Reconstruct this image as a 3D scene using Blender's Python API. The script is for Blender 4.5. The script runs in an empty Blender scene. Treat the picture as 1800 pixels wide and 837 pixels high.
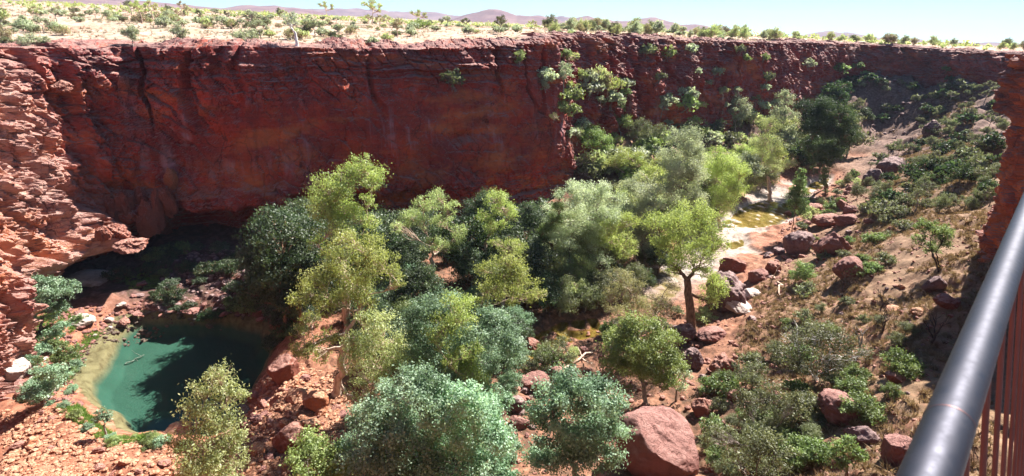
import bpy, math, random
import numpy as np
from mathutils import Matrix, Vector
R = math.radians
C = bpy.context.scene.collection
scene = bpy.context.scene
rng = np.random.default_rng(7)

# ------------------------------------------------------------------ camera frame
F_PX = 900.0; W, H = 1800.0, 837.0
PITCH = math.atan(377.0 / F_PX); ROLL = math.atan(0.046)
EYE = np.array([0.0, 0.0, 50.0])
_F = np.array([0, math.cos(PITCH), -math.sin(PITCH)])
_R0 = np.array([1.0, 0, 0]); _U0 = np.array([0, math.sin(PITCH), math.cos(PITCH)])
_Rt = _R0 * math.cos(ROLL) + _U0 * math.sin(ROLL)
_Up = _U0 * math.cos(ROLL) - _R0 * math.sin(ROLL)

def ray(px, py):
    d = _F * F_PX + _Rt * (px - W / 2) + _Up * (H / 2 - py)
    return d
def at_z(px, py, z):
    d = ray(px, py); return EYE + d * ((z - EYE[2]) / d[2])
def at_d(px, py, D):
    d = ray(px, py); return EYE + d * (D / math.hypot(d[0], d[1]))
def az_dir(px, py=418):
    d = ray(px, py)[:2]; return d / np.linalg.norm(d)
def to_px(P):
    P = np.asarray(P, float) - EYE
    f = P @ _F
    return W / 2 + F_PX * (P @ _Rt) / f, H / 2 - F_PX * (P @ _Up) / f, f

# ------------------------------------------------------------------ noise
def _hash(ix, iy, iz, seed=0):
    h = (ix.astype(np.int64) * 374761393 + iy.astype(np.int64) * 668265263 + iz.astype(np.int64) * 2147483647 + seed * 974634777) & 0xFFFFFFFF
    h = ((h ^ (h >> 13)) * 1274126177) & 0xFFFFFFFF
    h = ((h ^ (h >> 15)) * 2246822519) & 0xFFFFFFFF
    h = h ^ (h >> 16)
    return (h & 0xFFFFFF) / float(0xFFFFFF)
def vnoise(x, y, z, seed=0):
    x, y, z = np.broadcast_arrays(x, y, z)
    ix, iy, iz = np.floor(x), np.floor(y), np.floor(z)
    fx, fy, fz = x - ix, y - iy, z - iz
    fx = fx * fx * (3 - 2 * fx); fy = fy * fy * (3 - 2 * fy); fz = fz * fz * (3 - 2 * fz)
    r = 0
    for a in (0, 1):
        wx = fx if a else 1 - fx
        for b in (0, 1):
            wy = fy if b else 1 - fy
            for c in (0, 1):
                wz = fz if c else 1 - fz
                r = r + wx * wy * wz * _hash(ix + a, iy + b, iz + c, seed)
    return r * 2 - 1
def fbm(x, y, z, octv=4, seed=0, gain=.5):
    r = 0; a = 1; t = 0
    for o in range(octv):
        r = r + a * vnoise(x, y, z, seed + o * 17); t += a
        x = x * 2.03 + 5.1; y = y * 2.03 + 1.7; z = z * 2.03 + 9.2; a *= gain
    return r / t * 1.5
def worley2(x, y, seed=0):
    ix, iy = np.floor(x), np.floor(y)
    F1 = np.full(x.shape, 9.0); F2 = np.full(x.shape, 9.0); ID = np.zeros(x.shape)
    z0 = np.zeros_like(ix)
    for a in (-1, 0, 1):
        for b in (-1, 0, 1):
            cx = ix + a; cy = iy + b
            px = cx + .15 + .7 * _hash(cx, cy, z0, seed); py = cy + .15 + .7 * _hash(cx, cy, z0 + 1, seed)
            d = np.hypot(px - x, py - y); hid = _hash(cx, cy, z0 + 2, seed)
            m = d < F1
            F2 = np.where(m, F1, np.minimum(F2, d)); ID = np.where(m, hid, ID); F1 = np.where(m, d, F1)
    return F1, F2, ID
def smooth(a, b, x):
    t = np.clip((x - a) / (b - a), 0, 1); return t * t * (3 - 2 * t)

# ------------------------------------------------------------------ object helpers
def mesh_np(name, V, faces, mat=None, smooth_sh=True, uv=None, mats=None, mat_idx=None):
    """V (n,3), faces (m,k) int array with constant k, or list of such arrays"""
    me = bpy.data.meshes.new(name)
    V = np.asarray(V, dtype=np.float32)
    if not isinstance(faces, list): faces = [faces]
    faces = [np.asarray(f, dtype=np.int32) for f in faces if len(f)]
    nl = sum(f.size for f in faces); nf = sum(len(f) for f in faces)
    me.vertices.add(len(V)); me.vertices.foreach_set('co', V.ravel())
    me.loops.add(nl); me.polygons.add(nf)
    me.loops.foreach_set('vertex_index', np.concatenate([f.ravel() for f in faces]))
    tot = np.concatenate([np.full(len(f), f.shape[1], np.int32) for f in faces])
    start = np.concatenate([[0], np.cumsum(tot)[:-1]]).astype(np.int32)
    me.polygons.foreach_set('loop_start', start)
    try: me.polygons.foreach_set('loop_total', tot)
    except Exception: pass
    if smooth_sh is not None:
        me.polygons.foreach_set('use_smooth', np.full(nf, bool(smooth_sh)))
    me.update(calc_edges=True)
    if mat: me.materials.append(mat)
    return me
def link(name, me, parent=None, loc=None):
    o = bpy.data.objects.new(name, me); C.objects.link(o)
    if parent is not None: o.parent = parent
    if loc is not None: o.location = loc
    return o
def tag(o, label=None, cat=None, group=None, kind=None):
    if label: o['label'] = label
    if cat: o['category'] = cat
    if group: o['group'] = group
    if kind: o['kind'] = kind
    return o
def empty(name, loc):
    o = bpy.data.objects.new(name, None); C.objects.link(o); o.location = [float(v) for v in loc]; return o
def grid_faces(nu, nv, closed=False):
    i = np.arange(nu if closed else nu - 1)[:, None]; j = np.arange(nv - 1)[None, :]
    i2 = (i + 1) % nu
    a = i * nv + j; b = i2 * nv + j; c = i2 * nv + j + 1; d = i * nv + j + 1
    return np.stack([a, b, c, d], -1).reshape(-1, 4)

# ------------------------------------------------------------------ materials
def new_mat(name):
    m = bpy.data.materials.new(name); m.use_nodes = True
    nt = m.node_tree; nt.nodes.clear()
    out = nt.nodes.new('ShaderNodeOutputMaterial')
    return m, nt, out
class NB:
    """tiny node builder"""
    def __init__(s, nt): s.nt = nt
    def n(s, t, **kw):
        nd = s.nt.nodes.new(t)
        for k, v in kw.items():
            if k.startswith('i_'):
                key = k[2:]
                key = int(key) if key.isdigit() else key.replace('_', ' ')
                nd.inputs[key].default_value = v
            else: setattr(nd, k, v)
        return nd
    def l(s, a, b): s.nt.links.new(a, b)
    def coord(s, scale=(1, 1, 1)):
        g = s.n('ShaderNodeNewGeometry'); mp = s.n('ShaderNodeMapping'); mp.inputs['Scale'].default_value = scale
        s.l(g.outputs['Position'], mp.inputs['Vector']); return mp.outputs['Vector']
    def noise(s, vec, scale, detail=5, rough=.55, dist=0):
        nd = s.n('ShaderNodeTexNoise'); nd.inputs['Scale'].default_value = scale; nd.inputs['Detail'].default_value = detail
        nd.inputs['Roughness'].default_value = rough; nd.inputs['Distortion'].default_value = dist
        s.l(vec, nd.inputs['Vector']); return nd.outputs['Fac']
    def ramp(s, fac, stops):
        r = s.n('ShaderNodeValToRGB'); cr = r.color_ramp
        while len(cr.elements) < len(stops): cr.elements.new(.5)
        for e, (p, c) in zip(cr.elements, stops):
            e.position = p; e.color = (*c, 1) if len(c) == 3 else c
        s.l(fac, r.inputs['Fac']); return r.outputs['Color']
    def fr(s, fac, a, b, lo=0, hi=1):
        r = s.n('ShaderNodeMapRange'); r.inputs[1].default_value = a; r.inputs[2].default_value = b
        r.inputs[3].default_value = lo; r.inputs[4].default_value = hi; s.l(fac, r.inputs[0]); return r.outputs[0]
    def mix(s, fac, a, b, mode='MIX'):
        m = s.n('ShaderNodeMix', data_type='RGBA', blend_type=mode)
        for v, k in ((fac, 0), (a, 6), (b, 7)):
            if isinstance(v, (int, float)): m.inputs[k].default_value = v
            elif isinstance(v, tuple): m.inputs[k].default_value = (*v, 1) if len(v) == 3 else v
            else: s.l(v, m.inputs[k])
        return m.outputs[2]
    def math(s, op, a, b=0.0):
        m = s.n('ShaderNodeMath', operation=op)
        for v, k in ((a, 0), (b, 1)):
            if isinstance(v, (int, float)): m.inputs[k].default_value = v
            else: s.l(v, m.inputs[k])
        return m.outputs[0]

def rock_mat(name, cols, spec=.3, rough=.85, strata=1.0, streak=.5, cap=None, bump=.6, scale=1.0, extra=None):
    """cols: dark, mid, light, accent ; position based"""
    m, nt, out = new_mat(name); b = NB(nt)
    p = b.coord(); dark, mid, light, accent = cols
    n1 = b.noise(p, .09 * scale, 6, .6)
    n2 = b.noise(p, .55 * scale, 8, .65, .6)
    n3 = b.noise(p, 4.5 * scale, 6, .7)
    ps = b.coord((.16, .16, 1.6))
    ns = b.noise(ps, 1.0 * scale, 7, .7)
    pv = b.coord((1.2, 1.2, .05))
    nv = b.noise(pv, .7 * scale, 5, .6)
    col = b.ramp(n2, [(.28, dark), (.47, mid), (.62, mid), (.8, light)])
    colb = b.ramp(n1, [(.35, dark), (.5, mid), (.68, accent)])
    col = b.mix(.42, col, colb)
    col = b.mix(b.fr(ns, .52, .72, 0, .75 * strata), col, dark)
    col = b.mix(b.fr(ns, .28, .42, .5 * strata, 0), col, light)
    col = b.mix(b.fr(nv, .56, .74, 0, .6 * streak), col, tuple(c * .35 for c in dark))
    col = b.mix(b.fr(nv, .25, .38, .45 * streak, 0), col, light)
    col = b.mix(b.fr(n3, .2, .8, .25, 0), col, (0.02, .012, .01))
    if extra: col = extra(b, col, p)
    g = b.n('ShaderNodeNewGeometry')
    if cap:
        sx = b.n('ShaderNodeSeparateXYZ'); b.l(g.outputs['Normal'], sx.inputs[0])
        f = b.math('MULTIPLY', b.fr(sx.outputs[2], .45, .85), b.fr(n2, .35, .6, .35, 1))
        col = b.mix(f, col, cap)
    bs = b.n('ShaderNodeBsdfPrincipled'); bs.inputs['Roughness'].default_value = rough
    bs.inputs['Specular IOR Level'].default_value = spec
    b.l(col, bs.inputs['Base Color'])
    vor = b.n('ShaderNodeTexVoronoi', feature='DISTANCE_TO_EDGE'); vor.inputs['Scale'].default_value = 1.1 * scale
    wp = b.coord((.8, .8, 1.5)); nz = b.n('ShaderNodeTexNoise'); nz.inputs['Scale'].default_value = .8; b.l(wp, nz.inputs['Vector'])
    ad = b.n('ShaderNodeVectorMath', operation='ADD'); b.l(wp, ad.inputs[0]); b.l(nz.outputs['Color'], ad.inputs[1]); b.l(ad.outputs[0], vor.inputs['Vector'])
    hgt = b.math('ADD', b.math('MULTIPLY', n3, .22), b.math('MULTIPLY', n2, .5))
    hgt = b.math('ADD', hgt, b.math('MULTIPLY', b.fr(vor.outputs['Distance'], 0, .07), .12))
    hgt = b.math('ADD', hgt, b.math('MULTIPLY', b.noise(p, 16 * scale, 4, .7), .05))
    bp = b.n('ShaderNodeBump'); bp.inputs['Strength'].default_value = bump; bp.inputs['Distance'].default_value = .8
    b.l(hgt, bp.inputs['Height']); b.l(bp.outputs[0], bs.inputs['Normal'])
    b.l(bs.outputs[0], out.inputs[0])
    return m
# ------------------------------------------------------------------ plan of the gorge
def _at(px, py, D): p = at_d(px, py, D); return p
rows = []   # x, y (foot), rim z, foot z, lean outward of the rim, roughness, cave depth
def row(x, y, rz, fz, lean=2., rough=1., cave=0.): rows.append((x, y, rz, fz, lean, rough, cave))
row(-26, -7, 47.5, 24, 2); row(-36, 4, 46.5, 14, 3); row(-43, 18, 45.5, 6, 4)
row(-58, 34, 44.5, 1, 6, 1.6); row(-63, 48, 43.3, 1, 9, 1.9); row(-68, 62, 42.6, 1, 12, 2.1, 3)
row(-75.5, 77, 42.4, 1.5, 12, 2.2, 8); row(-79, 90, 42.4, 2, 9, 2.0, 10); row(-73, 100.5, 42.6, 3, 5, 1.5, 11)
row(-61.5, 102, 43.3, 3, 4, 1.1, 11); row(-48.6, 106, 43.6, 3, 4, .8, 9); row(-28, 118, 43.6, 2, 4.5, .75, 5)
row(-8, 129, 44.4, 2, 5, .9, 1)
row(12.8, 143.4, 46.0, 3, 6, 1.1, .5)
for px, yr, D, yf, lean, rg in [(1060, 67, 174, 262, 10, 2.0), (1120, 68, 188, 246, 10, 2.0), (1250, 72, 215, 235, 5, 1.5), (1330, 75, 240, 222, 5, 1.5),
                       (1400, 76, 268, 185, 5, 1.6), (1480, 77, 325, 140, 5, 1.6), (1550, 80, 350, 130, 4, 1.5),
                       (1620, 84, 352, 128, 4, 1.5), (1700, 90, 338, 128, 4, 1.5)]:
    p = at_d(px, yr, D); n = -p[:2] / np.linalg.norm(p[:2])
    f = p[:2] + n * lean
    row(f[0], f[1], p[2], at_d(px, yf, D - lean)[2], lean, rg)
row(248, 228, 48, 34, 4); row(205, 178, 48, 32, 4); row(140, 130, 48, 28, 4); row(104, 100, 48.5, 25, 2); row(83, 80.5, 48.8, 24, 0)
row(68, 67.0, 49.0, 22, -4.5, 1.6); row(63.4, 55.8, 49.2, 22, -3.5, 1.6); row(56, 43, 49.2, 21, 1, 1.4); row(44, 27, 49, 20, 3, 1.2)
row(27, 9, 48.6, 22, 2); row(10, -1, 48.4, 26, 2); row(-8, -5, 48.2, 28, 2)
rows = np.array(rows, float)

def catmull(P, n_per):
    N = len(P); out = []
    for i in range(N):
        p0, p1, p2, p3 = P[(i - 1) % N], P[i], P[(i + 1) % N], P[(i + 2) % N]
        t = np.linspace(0, 1, n_per, endpoint=False)[:, None]
        out.append(.5 * ((2 * p1) + (-p0 + p2) * t + (2 * p0 - 5 * p1 + 4 * p2 - p3) * t ** 2 + (-p0 + 3 * p1 - 3 * p2 + p3) * t ** 3))
    return np.concatenate(out)
fine = catmull(rows, 60)
seg = np.linalg.norm(np.roll(fine[:, :2], -1, 0) - fine[:, :2], axis=1)
dist = np.hypot(fine[:, 0], fine[:, 1])
vis = (np.degrees(np.arctan2(np.abs(fine[:, 0]), fine[:, 1])) < 60)
dens = seg / np.where(vis, np.maximum(.0021 * dist, .16), 1.2)
hid = (fine[:, 0] > 95) & (fine[:, 1] < 190); dens = np.where(hid, seg / 1.5, dens)
cum = np.concatenate([[0], np.cumsum(dens)]); NS = int(cum[-1]); cs = np.arange(NS) / NS * cum[-1]
idx = np.interp(cs, cum, np.arange(len(cum)))
i0 = np.floor(idx).astype(int) % len(fine); i1 = (i0 + 1) % len(fine); fr_ = (idx - np.floor(idx))[:, None]
LP = fine[i0] * (1 - fr_) + fine[i1] * fr_            # resampled loop
arc = np.concatenate([[0], np.cumsum(np.linalg.norm(np.diff(LP[:, :2], axis=0), axis=1))])
tan = np.roll(LP[:, :2], -1, 0) - np.roll(LP[:, :2], 1, 0); tan /= np.linalg.norm(tan, axis=1)[:, None]
inn = np.stack([tan[:, 1], -tan[:, 0]], 1)            # loop runs clockwise -> inward is to the right
# smooth normals a bit
k = 25; ker = np.ones(k) / k
inn = np.stack([np.convolve(np.concatenate([inn[-k:, j], inn[:, j], inn[:k, j]]), ker, 'same')[k:-k] for j in (0, 1)], 1)
inn /= np.linalg.norm(inn, axis=1)[:, None]
RIM = LP[:, :2] - inn * LP[:, 4:5]
_sub = slice(None, None, 6)
poly = RIM[_sub]; poly_z = LP[_sub, 2]; foot_poly = LP[_sub, :2]

def sdf(x, y, P, vals=None):
    """signed distance (negative inside) to closed polygon, chunked; optional nearest value"""
    sh = x.shape; x = x.ravel(); y = y.ravel()
    A = P; B = np.roll(P, -1, 0); E = B - A; L2 = (E ** 2).sum(1) + 1e-9
    D = np.empty(len(x)); V = np.empty(len(x)); IN = np.zeros(len(x), bool)
    vb = None if vals is None else np.roll(vals, -1)
    for c in range(0, len(x), 20000):
        X = x[c:c + 20000, None]; Y = y[c:c + 20000, None]
        t = np.clip(((X - A[:, 0]) * E[:, 0] + (Y - A[:, 1]) * E[:, 1]) / L2, 0, 1)
        d2 = (X - A[:, 0] - t * E[:, 0]) ** 2 + (Y - A[:, 1] - t * E[:, 1]) ** 2
        k = d2.argmin(1); r = np.arange(len(k)); D[c:c + 20000] = np.sqrt(d2[r, k])
        if vals is not None: V[c:c + 20000] = vals[k] * (1 - t[r, k]) + vb[k] * t[r, k]
        cond = (A[:, 1] > Y) != (B[:, 1] > Y)
        xi = A[:, 0] + (Y - A[:, 1]) * E[:, 0] / np.where(np.abs(E[:, 1]) < 1e-9, 1e-9, E[:, 1])
        IN[c:c + 20000] = ((cond & (X < xi)).sum(1) % 2) == 1
    D = np.where(IN, -D, D).reshape(sh)
    return (D, V.reshape(sh)) if vals is not None else D

# ------------------------------------------------------------------ gorge floor height (RBF through control points)
pool_px = [(225, 548), (300, 543), (400, 545), (470, 560), (490, 600), (470, 650), (440, 690), (435, 745), (380, 770), (310, 762), (270, 758), (235, 765), (205, 752), (190, 725), (150, 705), (122, 665), (128, 625), (165, 590), (195, 560)]
POOL = np.array([at_z(x, y, 0.0)[:2] for x, y in pool_px])
def px_poly(L, z): return np.array([at_z(x, y, z)[:2] for x, y in L])
CRK1 = px_poly([(870, 632), (900, 612), (985, 566), (1050, 560), (1062, 590), (1000, 606), (930, 640), (885, 650)], 0)
CRK2 = px_poly([(1278, 385), (1310, 362), (1345, 352), (1390, 358), (1402, 378), (1370, 398), (1340, 402), (1300, 400), (1262, 412), (1262, 395)], 0)
CRK3 = px_poly([(1405, 335), (1435, 318), (1460, 312), (1450, 330), (1420, 345)], 0)
CRK4 = px_poly([(1275, 428), (1305, 420), (1312, 432), (1285, 440)], 0)
CRK6 = px_poly([(1128, 470), (1200, 468), (1205, 510), (1170, 540), (1130, 520)], 0)
ctrl = [(60, 740, 3), (150, 790, 4), (60, 837, 6.5), (250, 837, 5), (300, 800, 3), (450, 790, 3.2), (500, 690, 3.2), (520, 640, 3), (560, 800, 4.5), (600, 700, 3.2), (700, 760, 3.5),
        (60, 690, 2), (95, 640, 1.6), (90, 600, 1.8), (90, 560, 2.2), (800, 700, 2.0), (900, 640, .6), (960, 700, 1.6), (960, 600, .0), (1000, 590, -.2), (1060, 560, .3), (1140, 500, .2),
        (1300, 410, .2), (1350, 375, 0), (1380, 350, .3), (1440, 322, .1), (1500, 275, 2.0), (1545, 250, 4.5), (1230, 440, .6), (1200, 500, .3),
        (1230, 640, 1.2), (1210, 570, 1.8), (1290, 500, 1.5), (1330, 560, 5), (1400, 470, 5), (1440, 420, 4.5), (1500, 420, 9), (1600, 380, 15), (1700, 330, 21),
        (1420, 560, 9), (1500, 560, 13), (1600, 450, 18), (1650, 540, 21), (1700, 440, 22), (1720, 250, 25), (1660, 230, 17), (1600, 290, 12), (1560, 320, 8), (1500, 350, 5.5), (1470, 340, 2.5),
        (1400, 650, 9.5), (1500, 700, 15), (1650, 700, 22.5), (1330, 700, 6), (1350, 810, 9.5), (1500, 837, 17), (1250, 800, 5), (1120, 837, 5), (900, 837, 5), (700, 837, 6), (950, 760, 3), (1050, 700, 2.5), (1150, 700, 3),
        (800, 600, 1.2), (750, 520, 2.0), (640, 560, 2.5), (600, 480, 2.5), (800, 450, 2.5), (900, 450, 2.0), (950, 500, 1.8), (1000, 480, 2.2), (1050, 450, 3.0), (1000, 400, 3.5), (1075, 330, 7), (1110, 310, 9), (1140, 335, 6), (1040, 340, 5),
        (1100, 380, 3.5), (1200, 330, 4.5), (1300, 300, 4), (1370, 280, 4), (1400, 320, 1.5), (1450, 280, 3), (1150, 430, 2), (1250, 380, 1.5),
        (1500, 235, 8), (1560, 215, 12), (1620, 190, 18), (1440, 250, 6), (1680, 165, 25), (1580, 165, 23), (1500, 180, 20), (1440, 200, 14)]
CP = [at_z(px, py, z) for px, py, z in ctrl]
for r in rows:
    CP.append(np.array([r[0], r[1], r[3]]))
CP += [np.array(p, float) for p in [(0, 5, 24), (10, 15, 19), (-20, 10, 12), (-15, 25, 6), (20, 20, 16), (-40, 30, 2), (35, 35, 19.5), (0, 25, 9),
       (-64, 92, 1.5), (-70, 86, 1.2), (-52, 95, 2.2), (-60, 97, 2.6), (-35, 103, 2.5), (165, 165, 24), (205, 210, 27)]]
CP = np.array(CP)
# thin out duplicates
_n = len(CP)
def _phi(r): return r
_K = _phi(np.linalg.norm(CP[:, None, :2] - CP[None, :, :2], axis=2)) - np.eye(_n) * 1.5
_A = np.zeros((_n + 3, _n + 3)); _A[:_n, :_n] = _K; _A[:_n, _n] = 1; _A[:_n, _n + 1:] = CP[:, :2] / 100; _A[_n, :_n] = 1; _A[_n + 1:, :_n] = CP[:, :2].T / 100
_w = np.linalg.solve(_A, np.concatenate([CP[:, 2], [0, 0, 0]]))
def base_h(x, y):
    x = np.asarray(x, float); y = np.asarray(y, float); sh = x.shape; x = x.ravel(); y = y.ravel()
    out = np.empty(len(x))
    for c in range(0, len(x), 20000):
        r = np.hypot(x[c:c + 20000, None] - CP[:, 0], y[c:c + 20000, None] - CP[:, 1])
        out[c:c + 20000] = r @ _w[:_n] + _w[_n] + x[c:c + 20000] / 100 * _w[_n + 1] + y[c:c + 20000] / 100 * _w[_n + 2]
    return out.reshape(sh)
def floor_h(x, y, detail=True):
    x = np.asarray(x, float); y = np.asarray(y, float)
    h = base_h(x, y)
    z0 = np.zeros_like(x)
    if detail:
        slope = smooth(3, 9, h)
        h = h + .8 * (1 + slope) * fbm(x / 9, y / 9, z0, 3, 3) + .28 * (1 + .7 * slope) * fbm(x / 2.2, y / 2.2, z0, 3, 9)
        # layered ledges behind the pool and along the creek
        led = smooth(70, 80, y) * smooth(-20, -30, x) + smooth(92, 120, y) * smooth(5, 0.5, h) * smooth(0, 25, x)
        led = np.clip(led, 0, 1)
        hw = h + .7 * fbm(x / 6, y / 6, z0, 3, 21); st = .75
        q = hw / st; fq = np.floor(q); stepd = (fq + smooth(.55, 1, q - fq)) * st + .08 * fbm(x / 1.5, y / 1.5, z0, 2, 5)
        h = h * (1 - led) + stepd * led
        # blocky rubble
        F1, F2, I = worley2(x / 1.7 + 3, y / 1.7, 4); G1, G2, J = worley2(x / .6, y / .6, 8)
        rub = smooth(-.15, .35, fbm(x / 13, y / 13, z0 + 4, 2, 31))
        h = h + rub * (1 - led * .8) * ((I - .35) * .9 * smooth(.0, .25, F2 - F1) * .8 + (J - .4) * .3 * smooth(0, .3, G2 - G1))
        # eroded gully band under the far shaded rim
        far = smooth(190, 240, np.hypot(x, y)); F1, F2, I = worley2(x / 5, y / 5, 14)
        h = h + far * (I - .4) * 2.6 * smooth(0, .3, F2 - F1) * smooth(4, 10, h)
    for P, dep, shelf in ((POOL, 4.0, 3.4), (CRK1, 1.0, 1.0), (CRK2, .5, 1.2), (CRK3, .5, 1), (CRK4, .8, 1), (CRK6, .25, 1)):
        bb = (P[:, 0].min() - 8, P[:, 0].max() + 8, P[:, 1].min() - 8, P[:, 1].max() + 8)
        m = (x > bb[0]) & (x < bb[1]) & (y > bb[2]) & (y < bb[3])
        if not np.any(m): continue
        xm, ym = x[m], y[m]
        d = sdf(xm, ym, P) + .5 * fbm(xm / 2.5, ym / 2.5, np.zeros_like(xm), 3, 41)
        hm = h[m]
        bank = .05 + np.maximum(d, 0) * .5 + .25 * np.maximum(hm, 0) * smooth(0, 2, d) + .12 * vnoise(xm / .9, ym / .9, xm * 0, 12)
        hm = np.where(d > 0, np.minimum(np.maximum(hm, .1), np.maximum(bank, .08 + hm * smooth(0, 5, d))), hm)
        if P is POOL:
            # sandy shelf on the left, deep basin to the right of its edge
            e0 = at_z(290, 690, 0)[:2]; e1 = at_z(420, 545 + 40, 0)[:2]
            e0 = at_z(297, 540, -.6)[:2] * 0 + at_z(240, 545, -.6)[:2]; e0b = at_z(138, 700, -.6)[:2]
            t = e0 - e0b; t /= np.linalg.norm(t); side = (xm - e0b[0]) * t[1] - (ym - e0b[1]) * t[0]
            deep = smooth(-1.2, 2.0, side + .8 * fbm(xm / 4, ym / 4, np.zeros_like(xm), 2, 5))
            dd = smooth(0, 3, -d) * (.5 + 3.4 * deep) + .05
        else:
            dd = smooth(0, shelf, -d) * dep * (.55 + .9 * vnoise(xm / 1.6, ym / 1.6, np.zeros_like(xm), 77)) 
        hm = np.where(d <= 0, -dd + (.0 if P is POOL else .04), hm)
        h = h.copy(); h[m] = hm
    return h
def ground(x, y):
    return float(floor_h(np.array([x]), np.array([y]))[0])
def hit(px, py, dmax=420):
    """point on the gorge floor seen at a pixel of the photograph"""
    d = ray(px, py); d = d / np.linalg.norm(d)
    t = np.concatenate([np.arange(20, 120, .5), np.arange(120, dmax, 1.)])
    P = EYE + d * t[:, None]
    h = base_h(P[:, 0], P[:, 1])
    k = np.argmax(P[:, 2] < h)
    if P[k, 2] >= h[k]: return at_z(px, py, 0)
    a, b = P[k - 1], P[k]
    for _ in range(12):
        m = (a + b) / 2
        if m[2] < base_h(m[:1], m[1:2])[0]: b = m
        else: a = m
    b[2] = ground(b[0], b[1]); return b
# ------------------------------------------------------------------ rock materials
def wall_extra(b, col, p):
    # pale seep stains, ochre patches low on the wall, purple-black varnish near the rim
    g = b.n('ShaderNodeNewGeometry'); sx = b.n('ShaderNodeSeparateXYZ'); b.l(g.outputs['Position'], sx.inputs[0]); z = sx.outputs[2]
    nv = b.noise(b.coord((.35, .35, .03)), 1.0, 6, .65)
    nb = b.noise(b.coord((.06, .06, .12)), 1.0, 4, .6)
    mid = b.math('MULTIPLY', b.fr(z, 12, 20), b.fr(z, 38, 30))
    col = b.mix(b.math('MULTIPLY', b.math('MULTIPLY', b.fr(nv, .53, .68, 0, .9), mid), b.fr(nb, .42, .55)), col, (.50, .30, .33))
    och = b.math('MULTIPLY', b.fr(z, 26, 10), b.fr(b.noise(b.coord((.11, .11, .22)), 1.0, 5, .65), .48, .60, 0, .55))
    col = b.mix(och, col, (.58, .25, .06))
    pl_ = b.math('MULTIPLY', b.math('MULTIPLY', b.fr(sx.outputs[0], -62, -70), b.fr(sx.outputs[1], 96, 84)), b.fr(b.noise(b.coord((.25, .25, .4)), 1.0, 6, .7), .28, .48, .35, 1))  # pinkish left wall, paled further: strong sunlight painted into its rock colour
    col = b.mix(pl_, col, b.ramp(b.noise(b.coord((.5, .5, .9)), 1.0, 6, .7), [(.3, (.34, .12, .08)), (.45, (.56, .28, .20)), (.6, (.62, .38, .30)), (.75, (.64, .40, .19))]))
    var = b.fr(b.noise(b.coord((.07, .07, .10)), 1.0, 5, .7), .38, .62)
    col = b.mix(b.math('MULTIPLY', var, .6), col, (.10, .03, .04))
    rt = b.fr(sx.outputs[0], 42, 52)  # right crag lies in shade; its sunlit look is painted as brighter orange-red
    rt = b.math('MULTIPLY', rt, b.fr(sx.outputs[1], 100, 90))
    col = b.mix(b.math('MULTIPLY', rt, b.fr(b.noise(b.coord((.4, .4, .25)), 1.0, 6, .7), .3, .6, .3, .9)), col, (.62, .17, .075))
    for sc_, w_, k_, cc_ in (((.16, .16, .11), .028, .85, (.05, .015, .015)), ((.5, .5, .42), .03, .6, (.06, .02, .018))):
        vv = b.n('ShaderNodeTexVoronoi', feature='DISTANCE_TO_EDGE'); vv.inputs['Scale'].default_value = 1.0
        wv = b.coord(sc_); nn = b.n('ShaderNodeTexNoise'); nn.inputs['Scale'].default_value = 1.6; nn.inputs['Detail'].default_value = 6; b.l(wv, nn.inputs['Vector'])
        av = b.n('ShaderNodeVectorMath', operation='ADD'); b.l(wv, av.inputs[0]); b.l(nn.outputs['Color'], av.inputs[1]); b.l(av.outputs[0], vv.inputs['Vector'])
        gate = b.fr(b.noise(b.coord((.09, .09, .09)), 1.0, 4, .6), .40, .60)
        col = b.mix(b.math('MULTIPLY', b.math('MULTIPLY', b.fr(vv.outputs['Distance'], w_, 0), gate), k_), col, cc_)
    och2 = b.fr(b.noise(b.coord((.05, .05, .16)), 1.0, 6, .7), .52, .64, 0, .5)
    col = b.mix(och2, col, (.62, .21, .07))
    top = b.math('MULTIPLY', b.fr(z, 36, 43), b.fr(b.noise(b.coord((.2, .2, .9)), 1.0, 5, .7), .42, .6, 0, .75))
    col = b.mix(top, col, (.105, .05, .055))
    return col
M = {}
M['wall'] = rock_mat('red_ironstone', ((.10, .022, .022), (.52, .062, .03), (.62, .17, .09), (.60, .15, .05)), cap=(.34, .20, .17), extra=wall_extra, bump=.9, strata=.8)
M['slope'] = None
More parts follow.
